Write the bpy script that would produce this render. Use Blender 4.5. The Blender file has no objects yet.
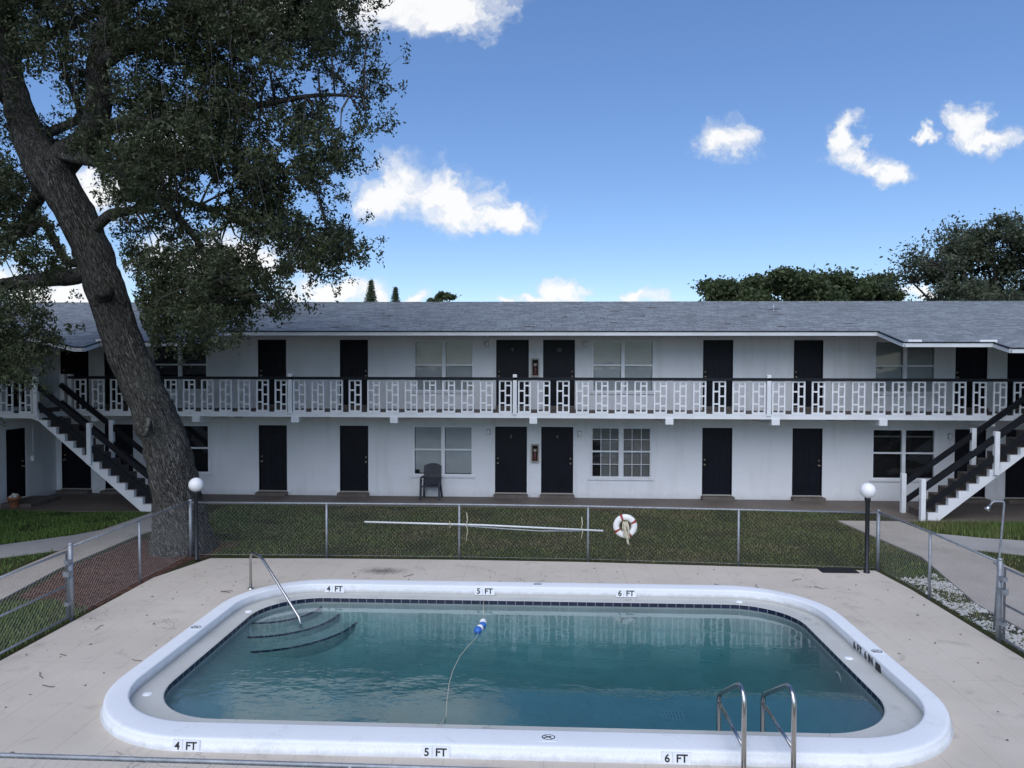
import bpy, math, random
import numpy as np
from mathutils import Vector, Matrix, noise as mnoise
random.seed(7); rng = np.random.default_rng(7)
sc = bpy.context.scene
col = sc.collection
R = math.radians

# ------------------------------------------------------------------ materials
def nodes(name):
    m = bpy.data.materials.new(name); m.use_nodes = True
    nt = m.node_tree; b = nt.nodes['Principled BSDF']
    return m, nt, b
def N(nt, typ, **kw):
    n = nt.nodes.new(typ)
    for k, v in kw.items():
        if k.startswith('i_'):
            key = k[2:]
            key = int(key) if key.isdigit() else key.replace('_', ' ')
            n.inputs[key].default_value = v
        else: setattr(n, k, v)
    return n
def ramp(nt, fac, stops):
    r = N(nt, 'ShaderNodeValToRGB'); el = r.color_ramp.elements
    while len(el) < len(stops): el.new(0.5)
    for e, (p, c) in zip(el, stops):
        e.position = p; e.color = (*c, 1) if len(c) == 3 else c
    nt.links.new(fac, r.inputs[0]); return r
def mixc(nt, fac, a, b, mode='MIX'):
    m = N(nt, 'ShaderNodeMix', data_type='RGBA', blend_type=mode)
    for s, v in ((m.inputs[0], fac), (m.inputs[6], a), (m.inputs[7], b)):
        if hasattr(v, 'links'): nt.links.new(v, s)
        elif isinstance(v, (int, float)): s.default_value = v
        else: s.default_value = (*v, 1)
    return m.outputs[2]
def math_(nt, op, a, b=None, clamp=False):
    m = N(nt, 'ShaderNodeMath', operation=op, use_clamp=clamp)
    for i, v in enumerate((a, b)):
        if v is None: continue
        if hasattr(v, 'links'): nt.links.new(v, m.inputs[i])
        else: m.inputs[i].default_value = v
    return m.outputs[0]
def coords(nt): return N(nt, 'ShaderNodeNewGeometry').outputs['Position']
def noise(nt, scale, detail=4, rough=.55, vec=None, dist=0):
    n = N(nt, 'ShaderNodeTexNoise', i_Scale=scale, i_Detail=detail, i_Roughness=rough, i_Distortion=dist)
    nt.links.new(vec if vec is not None else coords(nt), n.inputs['Vector']); return n.outputs['Fac']
def bump(nt, b, h, strength=.3, dist=.01):
    n = N(nt, 'ShaderNodeBump', i_Strength=strength, i_Distance=dist)
    nt.links.new(h, n.inputs['Height']); nt.links.new(n.outputs[0], b.inputs['Normal'])
def simple(name, c, rough=.6, var=.15, scale=6, metal=0, bmp=0, bscale=60, spec=.5):
    m, nt, b = nodes(name)
    f = noise(nt, scale, 5)
    r = ramp(nt, f, [(.3, tuple(x*(1-var) for x in c)), (.7, tuple(min(1, x*(1+var)) for x in c))])
    nt.links.new(r.outputs[0], b.inputs['Base Color'])
    b.inputs['Roughness'].default_value = rough; b.inputs['Metallic'].default_value = metal
    b.inputs['Specular IOR Level'].default_value = spec
    if bmp: bump(nt, b, noise(nt, bscale, 3), bmp, .005)
    return m
M = {}
def stucco():
    m, nt, b = nodes('white_stucco')
    pos = coords(nt)
    sx = N(nt, 'ShaderNodeSeparateXYZ'); nt.links.new(pos, sx.inputs[0])
    cb = N(nt, 'ShaderNodeCombineXYZ')
    nt.links.new(math_(nt, 'ADD', sx.outputs[0], sx.outputs[1]), cb.inputs[0]); nt.links.new(sx.outputs[2], cb.inputs[1])
    br = N(nt, 'ShaderNodeTexBrick', i_Scale=1.0, i_Mortar_Size=.006, i_Mortar_Smooth=.6)
    br.inputs['Brick Width'].default_value = .41; br.inputs['Row Height'].default_value = .205
    br.inputs['Color1'].default_value = (1, 1, 1, 1); br.inputs['Color2'].default_value = (.97, .97, .97, 1); br.inputs['Mortar'].default_value = (.9, .9, .9, 1)
    nt.links.new(cb.outputs[0], br.inputs['Vector'])
    st = N(nt, 'ShaderNodeVectorMath', operation='MULTIPLY'); st.inputs[1].default_value = (3, 3, .35)
    nt.links.new(pos, st.inputs[0])
    streak = noise(nt, 1.2, 5, .6, st.outputs[0])
    big = noise(nt, .5, 5)
    base = ramp(nt, big, [(.3, (.75, .76, .78)), (.7, (.82, .83, .845))]).outputs[0]
    s2 = ramp(nt, streak, [(.28, (.9, .9, .89)), (.5, (1, 1, 1))]).outputs[0]
    c = mixc(nt, 1, base, s2, 'MULTIPLY'); c = mixc(nt, .35, c, br.outputs[0], 'MULTIPLY')
    # splashed soil along the foot of the walls
    zz = math_(nt, 'ADD', sx.outputs[2], math_(nt, 'MULTIPLY', noise(nt, 5, 4), .35))
    foot = math_(nt, 'SUBTRACT', 1, math_(nt, 'DIVIDE', zz, .38), True)
    c = mixc(nt, math_(nt, 'MULTIPLY', foot, .5, True), c, (.36, .34, .31))
    nt.links.new(c, b.inputs['Base Color']); b.inputs['Roughness'].default_value = .85
    h = math_(nt, 'ADD', math_(nt, 'MULTIPLY', noise(nt, 45, 5), .35), br.outputs['Fac'])
    bump(nt, b, math_(nt, 'SUBTRACT', math_(nt, 'MULTIPLY', noise(nt, 45, 5), .5), math_(nt, 'MULTIPLY', br.outputs['Fac'], .5)), .4, .006)
    return m
def concrete(name, c1, c2, grid=None, stain=(.30, .28, .26), rough=.9, wear=.5):
    m, nt, b = nodes(name)
    pos = coords(nt)
    c = ramp(nt, noise(nt, .7, 6, .6), [(.3, c1), (.7, c2)]).outputs[0]
    sp = ramp(nt, noise(nt, 70, 3, .7), [(.25, (.86, .86, .86)), (.6, (1, 1, 1))]).outputs[0]
    c = mixc(nt, 1, c, sp, 'MULTIPLY')
    bl = ramp(nt, noise(nt, 2.3, 7, .68, dist=.6), [(.56, (0, 0, 0)), (.78, (1, 1, 1))]).outputs[0]
    c = mixc(nt, math_(nt, 'MULTIPLY', bl, wear), c, stain)
    vo = N(nt, 'ShaderNodeTexVoronoi', feature='DISTANCE_TO_EDGE', i_Scale=.21)
    wv = N(nt, 'ShaderNodeVectorMath', operation='ADD')
    nz = N(nt, 'ShaderNodeTexNoise', i_Scale=1.6, i_Detail=6); nt.links.new(pos, nz.inputs[0])
    nt.links.new(pos, wv.inputs[0]); nt.links.new(nz.outputs['Color'], wv.inputs[1]); nt.links.new(wv.outputs[0], vo.inputs['Vector'])
    cr = math_(nt, 'LESS_THAN', vo.outputs['Distance'], .0012)
    cr = math_(nt, 'MULTIPLY', cr, 0 if name.startswith('white') else 1)
    cr = math_(nt, 'MULTIPLY', cr, math_(nt, 'GREATER_THAN', noise(nt, .45, 2), .52))
    c = mixc(nt, math_(nt, 'MULTIPLY', cr, .45), c, (.12, .115, .11))
    h = math_(nt, 'MULTIPLY', noise(nt, 55, 5), .5)
    if grid:
        br = N(nt, 'ShaderNodeTexBrick', i_Scale=1.0, i_Mortar_Size=.007, i_Mortar_Smooth=.4); br.offset = 0
        br.inputs['Brick Width'].default_value = grid[0]; br.inputs['Row Height'].default_value = grid[1]
        nt.links.new(pos, br.inputs['Vector'])
        f = math_(nt, 'MULTIPLY', br.outputs['Fac'], math_(nt, 'ADD', math_(nt, 'MULTIPLY', noise(nt, .8, 4), 1.0), -.15), True)
        c = mixc(nt, math_(nt, 'MULTIPLY', f, .55), c, (.13, .12, .11))
        h = math_(nt, 'SUBTRACT', h, math_(nt, 'MULTIPLY', f, 1.2))
    if name.startswith('beige'):        # sooty leaf stain on the far deck
        dv = N(nt, 'ShaderNodeVectorMath', operation='SUBTRACT'); dv.inputs[1].default_value = (-3.2, 14.48, 0); nt.links.new(pos, dv.inputs[0])
        ds = N(nt, 'ShaderNodeVectorMath', operation='MULTIPLY'); ds.inputs[1].default_value = (1.7, 3.3, 0); nt.links.new(dv.outputs[0], ds.inputs[0])
        dl = N(nt, 'ShaderNodeVectorMath', operation='LENGTH'); nt.links.new(ds.outputs[0], dl.inputs[0])
        f = math_(nt, 'ADD', math_(nt, 'SUBTRACT', 1, dl.outputs['Value']), math_(nt, 'MULTIPLY', math_(nt, 'SUBTRACT', noise(nt, 9, 8, .8), .52), 2.2))
        c = mixc(nt, math_(nt, 'MULTIPLY', math_(nt, 'MULTIPLY', f, 1.0, True), .85), c, (.06, .057, .052))
    if name.startswith('white'):        # grimy foot and runs below the painted lip
        sz = N(nt, 'ShaderNodeSeparateXYZ'); nt.links.new(pos, sz.inputs[0])
        low = math_(nt, 'SUBTRACT', 1, math_(nt, 'DIVIDE', math_(nt, 'ADD', sz.outputs[2], .03), math_(nt, 'MULTIPLY', noise(nt, 6, 5, .7), .16)), True)
        c = mixc(nt, math_(nt, 'MULTIPLY', low, .75), c, (.34, .325, .295))
        sf_ = ramp(nt, noise(nt, 14, 8, .8, dist=1.2), [(.60, (0, 0, 0)), (.72, (1, 1, 1))]).outputs[0]
        c = mixc(nt, math_(nt, 'MULTIPLY', sf_, .3), c, (.52, .51, .48))
    nt.links.new(c, b.inputs['Base Color']); b.inputs['Roughness'].default_value = rough
    b.inputs['Specular IOR Level'].default_value = .3
    bump(nt, b, h, .35, .006); return m
def shingle():
    m, nt, b = nodes('grey_shingle')
    pos = coords(nt)
    nz = N(nt, 'ShaderNodeTexNoise', i_Scale=2.5, i_Detail=3); nt.links.new(pos, nz.inputs[0])
    off = N(nt, 'ShaderNodeVectorMath', operation='SCALE'); off.inputs['Scale'].default_value = .05; nt.links.new(nz.outputs['Color'], off.inputs[0])
    ad = N(nt, 'ShaderNodeVectorMath', operation='ADD'); nt.links.new(pos, ad.inputs[0]); nt.links.new(off.outputs[0], ad.inputs[1])
    br = N(nt, 'ShaderNodeTexBrick', i_Scale=1.0, i_Mortar_Size=.012, i_Mortar_Smooth=.3, i_Bias=-.1)
    br.offset = .37; br.offset_frequency = 2; br.squash = .7; br.squash_frequency = 3
    br.inputs['Brick Width'].default_value = .33; br.inputs['Row Height'].default_value = .17
    br.inputs['Color1'].default_value = (.15, .168, .185, 1); br.inputs['Color2'].default_value = (.335, .365, .39, 1); br.inputs['Mortar'].default_value = (.06, .065, .07, 1)
    nt.links.new(ad.outputs[0], br.inputs['Vector'])
    c = mixc(nt, .38, br.outputs[0], ramp(nt, noise(nt, 7, 6, .75), [(.3, (.18, .196, .21)), (.7, (.305, .33, .348))]).outputs[0])
    c = mixc(nt, ramp(nt, noise(nt, .45, 5), [(.5, (0, 0, 0)), (.7, (.3, .3, .3))]).outputs[0], c, (.16, .16, .165))
    c = mixc(nt, 1, c, ramp(nt, noise(nt, 90, 3, .7), [(.3, (.7, .7, .7)), (.7, (1.15, 1.15, 1.15))]).outputs[0], 'MULTIPLY')
    nt.links.new(c, b.inputs['Base Color']); b.inputs['Roughness'].default_value = .95
    b.inputs['Specular IOR Level'].default_value = .25
    h = math_(nt, 'ADD', math_(nt, 'MULTIPLY', br.outputs['Fac'], -1), math_(nt, 'MULTIPLY', noise(nt, 60, 4), .5))
    bump(nt, b, h, .6, .02); return m
def ground_mat():
    m, nt, b = nodes('lawn_soil')
    c = ramp(nt, noise(nt, .35, 6, .6), [(.35, (.030, .042, .016)), (.6, (.055, .052, .026))]).outputs[0]
    c = mixc(nt, .7, c, ramp(nt, noise(nt, 26, 4, .7), [(.3, (.02, .026, .012)), (.75, (.075, .075, .036))]).outputs[0])
    nt.links.new(c, b.inputs['Base Color']); b.inputs['Roughness'].default_value = 1; b.inputs['Specular IOR Level'].default_value = .1
    bump(nt, b, noise(nt, 40, 5), .8, .03); return m
def blade_mat():
    m, nt, b = nodes('grass_blade')
    g = N(nt, 'ShaderNodeNewGeometry')
    a = ramp(nt, noise(nt, .55, 5, .65), [(.36, (.098, .145, .050)), (.50, (.145, .162, .072)), (.62, (.205, .175, .112))]).outputs[0]
    a = mixc(nt, math_(nt, 'MULTIPLY', ramp(nt, noise(nt, 4.2, 3), [(.5, (0, 0, 0)), (.68, (1, 1, 1))]).outputs[0], .6), a, (.10, .086, .05))
    v = ramp(nt, g.outputs['Random Per Island'], [(0, (.6, .62, .5)), (.85, (1.15, 1.1, 1)), (1, (2.2, 1.95, 1.5))]).outputs[0]
    # greener at the two ends of the court, browner in the worn middle
    sx = N(nt, 'ShaderNodeSeparateXYZ'); nt.links.new(g.outputs['Position'], sx.inputs[0])
    e = math_(nt, 'MULTIPLY', math_(nt, 'ABSOLUTE', math_(nt, 'SUBTRACT', sx.outputs[0], 1.5)), .075, True)
    a = mixc(nt, math_(nt, 'POWER', e, 2.0), a, (.090, .160, .046))
    nt.links.new(mixc(nt, 1, a, v, 'MULTIPLY'), b.inputs['Base Color'])
    b.inputs['Roughness'].default_value = .7; b.inputs['Specular IOR Level'].default_value = .2
    return m
def leaf_mat(name, lo, hi, trans=.25):
    m, nt, b = nodes(name)
    g = N(nt, 'ShaderNodeNewGeometry')
    r = ramp(nt, g.outputs['Random Per Island'], [(0, lo), (.75, hi), (1, tuple(x*1.5 for x in hi))]).outputs[0]
    r = mixc(nt, .5, r, ramp(nt, noise(nt, .9, 4), [(.3, lo), (.7, hi)]).outputs[0])
    nt.links.new(r, b.inputs['Base Color']); b.inputs['Roughness'].default_value = .55
    b.inputs['Specular IOR Level'].default_value = .35
    tr = N(nt, 'ShaderNodeBsdfTranslucent'); nt.links.new(r, tr.inputs[0])
    mx = N(nt, 'ShaderNodeMixShader', i_0=trans)
    nt.links.new(b.outputs[0], mx.inputs[1]); nt.links.new(tr.outputs[0], mx.inputs[2])
    nt.links.new(mx.outputs[0], nt.nodes['Material Output'].inputs[0]); return m
def bark_mat():
    m, nt, b = nodes('oak_bark')
    # bark plates and furrows run along the leaning trunk
    pos = coords(nt); sx = N(nt, 'ShaderNodeSeparateXYZ'); nt.links.new(pos, sx.inputs[0])
    cb = N(nt, 'ShaderNodeCombineXYZ')
    nt.links.new(math_(nt, 'ADD', sx.outputs[0], math_(nt, 'MULTIPLY', sx.outputs[2], .40)), cb.inputs[0])
    nt.links.new(sx.outputs[1], cb.inputs[1]); nt.links.new(math_(nt, 'MULTIPLY', sx.outputs[2], .13), cb.inputs[2])
    dn = N(nt, 'ShaderNodeTexNoise', i_Scale=7, i_Detail=6, i_Roughness=.65); nt.links.new(cb.outputs[0], dn.inputs[0])
    sc_ = N(nt, 'ShaderNodeVectorMath', operation='SCALE'); sc_.inputs['Scale'].default_value = .26; nt.links.new(dn.outputs['Color'], sc_.inputs[0])
    ad = N(nt, 'ShaderNodeVectorMath', operation='ADD'); nt.links.new(cb.outputs[0], ad.inputs[0]); nt.links.new(sc_.outputs[0], ad.inputs[1])
    ms = N(nt, 'ShaderNodeTexNoise', noise_type='RIDGED_MULTIFRACTAL', i_Scale=11, i_Detail=5, i_Roughness=.62); nt.links.new(ad.outputs[0], ms.inputs['Vector'])
    fine = noise(nt, 60, 5, .75, cb.outputs[0])
    vo = N(nt, 'ShaderNodeTexVoronoi', feature='DISTANCE_TO_EDGE', i_Scale=26); nt.links.new(ad.outputs[0], vo.inputs['Vector'])
    h = math_(nt, 'ADD', math_(nt, 'MULTIPLY', vo.outputs['Distance'], 1.6), math_(nt, 'MULTIPLY', ms.outputs['Fac'], .22))
    h = math_(nt, 'ADD', h, math_(nt, 'MULTIPLY', math_(nt, 'SUBTRACT', fine, .5), 1.2))
    c = ramp(nt, h, [(.06, (.036, .034, .031)), (.26, (.15, .143, .131)), (.6, (.37, .36, .335))]).outputs[0]
    lich = ramp(nt, noise(nt, 1.7, 7, .72), [(.48, (0, 0, 0)), (.68, (1, 1, 1))]).outputs[0]
    c = mixc(nt, math_(nt, 'MULTIPLY', lich, .5), c, (.17, .175, .135))
    nt.links.new(c, b.inputs['Base Color']); b.inputs['Roughness'].default_value = 1; b.inputs['Specular IOR Level'].default_value = .1
    bump(nt, b, h, 1, .07); return m
def blind_mat(name, c1, c2):
    m, nt, b = nodes(name)
    w = N(nt, 'ShaderNodeTexWave', wave_type='BANDS', bands_direction='Z', i_Scale=9.0, i_Distortion=.6, i_Detail=2)
    nt.links.new(coords(nt), w.inputs[0])
    c = ramp(nt, w.outputs['Fac'], [(.1, c1), (.5, c2)]).outputs[0]
    c = mixc(nt, 1, c, ramp(nt, noise(nt, 1.5, 4), [(.3, (.85, .85, .85)), (.7, (1, 1, 1))]).outputs[0], 'MULTIPLY')
    nt.links.new(c, b.inputs['Base Color']); b.inputs['Roughness'].default_value = .7
    bump(nt, b, w.outputs['Fac'], .5, .01); return m
def glass_mat():
    m, nt, b = nodes('window_glass')
    out = nt.nodes['Material Output']
    t = N(nt, 'ShaderNodeBsdfTransparent'); t.inputs[0].default_value = (.95, .97, .97, 1)
    g = N(nt, 'ShaderNodeBsdfGlossy', i_Roughness=.02)
    fr = N(nt, 'ShaderNodeFresnel', i_IOR=1.5)
    bp = N(nt, 'ShaderNodeBump', i_Strength=.06, i_Distance=.05); nt.links.new(noise(nt, 1.6, 2), bp.inputs['Height']); nt.links.new(bp.outputs[0], g.inputs['Normal'])
    mx = N(nt, 'ShaderNodeMixShader'); nt.links.new(math_(nt, 'MULTIPLY', fr.outputs[0], 1.0, True), mx.inputs[0])
    nt.links.new(t.outputs[0], mx.inputs[1]); nt.links.new(g.outputs[0], mx.inputs[2]); nt.links.new(mx.outputs[0], out.inputs[0]); return m
def water_mat():
    m, nt, b = nodes('pool_water')
    out = nt.nodes['Material Output']
    t = N(nt, 'ShaderNodeBsdfTransparent'); t.inputs[0].default_value = (.98, 1, 1, 1)
    g = N(nt, 'ShaderNodeBsdfGlossy', i_Roughness=.015)
    pos = coords(nt)
    v = N(nt, 'ShaderNodeVectorMath', operation='MULTIPLY'); v.inputs[1].default_value = (1, 1.5, 1); nt.links.new(pos, v.inputs[0])
    sx = N(nt, 'ShaderNodeSeparateXYZ'); nt.links.new(pos, sx.inputs[0])
    rv = N(nt, 'ShaderNodeVectorMath', operation='SUBTRACT'); rv.inputs[1].default_value = (-3.0, 10.0, -.125); nt.links.new(pos, rv.inputs[0])
    rs = N(nt, 'ShaderNodeVectorMath', operation='MULTIPLY'); rs.inputs[1].default_value = (.36, .62, 0); nt.links.new(rv.outputs[0], rs.inputs[0])
    rl_ = N(nt, 'ShaderNodeVectorMath', operation='LENGTH'); nt.links.new(rs.outputs[0], rl_.inputs[0])
    calm = math_(nt, 'ADD', math_(nt, 'MULTIPLY', math_(nt, 'SUBTRACT', 1.1, rl_.outputs['Value'], True), .75), .16)
    h = math_(nt, 'ADD', math_(nt, 'MULTIPLY', noise(nt, 2.2, 3, .5, v.outputs[0]), 1.0), math_(nt, 'MULTIPLY', noise(nt, 11, 2, .5, v.outputs[0]), .16))
    bp = N(nt, 'ShaderNodeBump', i_Strength=.6, i_Distance=.02); nt.links.new(math_(nt, 'MULTIPLY', h, calm), bp.inputs['Height']); nt.links.new(bp.outputs[0], g.inputs['Normal'])
    fr = N(nt, 'ShaderNodeFresnel', i_IOR=1.33); nt.links.new(bp.outputs[0], fr.inputs['Normal'])
    geo = N(nt, 'ShaderNodeNewGeometry')
    mx = N(nt, 'ShaderNodeMixShader'); nt.links.new(math_(nt, 'MULTIPLY', math_(nt, 'MULTIPLY', fr.outputs[0], 1.6, True), math_(nt, 'SUBTRACT', 1, geo.outputs['Backfacing'])), mx.inputs[0])
    nt.links.new(t.outputs[0], mx.inputs[1]); nt.links.new(g.outputs[0], mx.inputs[2]); nt.links.new(mx.outputs[0], out.inputs[0])
    va = N(nt, 'ShaderNodeVolumeAbsorption', i_Density=.74); va.inputs[0].default_value = (.13, .62, .67, 1)
    nt.links.new(va.outputs[0], out.inputs['Volume']); return m
def tile_mat():
    m, nt, b = nodes('navy_tile')
    at_ = N(nt, 'ShaderNodeAttribute', attribute_name='arc')
    fr = math_(nt, 'FRACT', math_(nt, 'MULTIPLY', at_.outputs['Fac'], 1/.155))
    grout = math_(nt, 'LESS_THAN', fr, .06)
    c = mixc(nt, grout, ramp(nt, noise(nt, 7, 3), [(.3, (.006, .009, .028)), (.7, (.012, .018, .05))]).outputs[0], (.25, .27, .3))
    nt.links.new(c, b.inputs['Base Color']); b.inputs['Roughness'].default_value = .25; return m
def plaster_mat():
    m, nt, b = nodes('pool_plaster')
    c = ramp(nt, noise(nt, 1.1, 7, .65), [(.3, (.20, .245, .24)), (.7, (.27, .32, .31))]).outputs[0]
    c = mixc(nt, ramp(nt, noise(nt, 5, 7, .7), [(.55, (0, 0, 0)), (.8, (.5, .5, .5))]).outputs[0], c, (.12, .15, .14))
    c = mixc(nt, ramp(nt, noise(nt, 16, 2, .5), [(.70, (0, 0, 0)), (.73, (.8, .8, .8))]).outputs[0], c, (.08, .08, .06))
    nt.links.new(c, b.inputs['Base Color']); b.inputs['Roughness'].default_value = .8; return m

M['stucco'] = stucco()
M['white'] = simple('white_paint', (.72, .74, .76), .55, .07, 2.5, bmp=.15)
M['trim'] = simple('white_trim', (.80, .82, .84), .6, .08, 3)
M['fascia'] = simple('fascia_paint', (.60, .62, .64), .6, .1, 1.5)
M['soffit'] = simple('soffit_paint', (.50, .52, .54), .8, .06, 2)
M['black'] = simple('black_door_paint', (.0045, .0054, .0105), .42, .3, 3, spec=.2)
M['rail'] = simple('black_rail_paint', (.0075, .0085, .012), .5, .3, 4, spec=.25)
M['brown'] = simple('brown_porch_paint', (.12, .10, .088), .75, .22, 3.5, bmp=.2)
M['tread'] = simple('brown_tread_concrete', (.095, .080, .072), .85, .25, 6, bmp=.3)
M['porch'] = concrete('brown_porch_concrete', (.125, .105, .092), (.175, .150, .132), (1.8, 1.7), (.08, .068, .06), .7)
M['deck'] = concrete('beige_deck_concrete', (.535, .475, .40), (.615, .552, .472), (.52, 2.45), (.27, .245, .22), .9, .7)
M['path'] = concrete('path_concrete', (.335, .30, .262), (.43, .392, .348), (30, 1.6), (.20, .18, .155))
M['grey_path'] = concrete('grey_path_concrete', (.29, .288, .282), (.38, .375, .365), (1.6, 30), (.17, .165, .155))
M['shingle'] = shingle()
M['ground'] = ground_mat(); M['blade'] = blade_mat()
M['oakleaf'] = leaf_mat('oak_leaf', (.030, .042, .020), (.078, .095, .044), .28)
M['farleaf'] = leaf_mat('far_leaf', (.036, .056, .024), (.105, .135, .056), .3)
M['paleleaf'] = leaf_mat('pale_leaf', (.045, .058, .038), (.115, .135, .08), .3)
M['pineleaf'] = leaf_mat('pine_leaf', (.035, .055, .030), (.085, .115, .055), .2)
M['bark'] = bark_mat(); M['farbark'] = simple('far_bark', (.055, .048, .04), 1, .3, 5)
M['scar'] = simple('scar_lip', (.105, .102, .085), 1, .35, 14, bmp=.6, bscale=40)
M['twig'] = simple('grey_twig', (.085, .076, .066), 1, .3, 9)
M['blind'] = blind_mat('closed_blind', (.44, .475, .50), (.56, .595, .615))
M['curtain'] = blind_mat('half_drawn_curtain', (.14, .14, .135), (.26, .26, .25))
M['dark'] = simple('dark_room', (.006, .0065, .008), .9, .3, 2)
M['glass'] = glass_mat(); M['water'] = water_mat(); M['tile'] = tile_mat(); M['plaster'] = plaster_mat()
M['coping'] = concrete('white_coping_paint', (.79, .815, .84), (.84, .86, .88), None, (.47, .47, .44), .6, .55)
M['ledge'] = concrete('pebble_ledge', (.46, .465, .44), (.57, .575, .545), None, (.33, .325, .29), .85, .6)
M['steel'] = simple('stainless_steel', (.52, .51, .49), .24, .06, 8, metal=1)
M['galv'] = simple('galvanised_steel', (.30, .32, .345), .5, .18, 9, metal=.55)
M['wire'] = simple('galvanised_wire', (.45, .47, .49), .5, .15, 6, metal=.15)
M['metal_black'] = simple('black_iron', (.010, .011, .014), .4, .2, 9)
M['globe'] = simple('opal_globe', (.86, .86, .86), .35, .03, 3)
M['plast'] = simple('grey_resin', (.020, .025, .038), .55, .12, 7)
M['terra'] = simple('terracotta', (.27, .105, .055), .85, .2, 9, bmp=.2)
M['pebble'] = simple('white_pebble', (.47, .465, .445), .9, .15, 20)
M['mulchm'] = simple('red_mulch', (.110, .056, .038), 1, .5, 22)
M['ringw'] = simple('ring_white', (.80, .79, .77), .5, .05, 8)
M['ringr'] = simple('ring_red', (.30, .05, .04), .6, .2, 9)
M['rope'] = simple('cream_rope', (.55, .50, .38), .9, .15, 60, bmp=.4, bscale=200)
M['pole'] = simple('pole_white', (.70, .72, .72), .4, .06, 7)
M['blue'] = simple('float_blue', (.035, .15, .50), .4, .1, 9)
M['rubber'] = simple('black_mat', (.005, .005, .008), .8, .3, 12)
M['ink'] = simple('black_lettering', (.016, .017, .019), .6, .2, 9)
M['marker'] = simple('marker_tile', (.78, .805, .83), .4, .05, 9)
M['brass'] = simple('dull_brass', (.42, .36, .26), .4, .1, 20, metal=.8)
M['redcab'] = simple('red_extinguisher', (.11, .03, .028), .5, .2, 20)
M['tan'] = simple('tan_cabinet', (.36, .32, .26), .6, .1, 20)
M['lampgrey'] = simple('grey_lamp_glass', (.33, .34, .34), .4, .1, 20)
M['numgrey'] = simple('dull_number', (.10, .10, .105), .4, .1, 20)
M['litter'] = simple('dead_leaf', (.085, .062, .042), 1, .45, 30)
M['flower'] = simple('pale_stones', (.60, .56, .50), .9, .25, 40)

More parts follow.
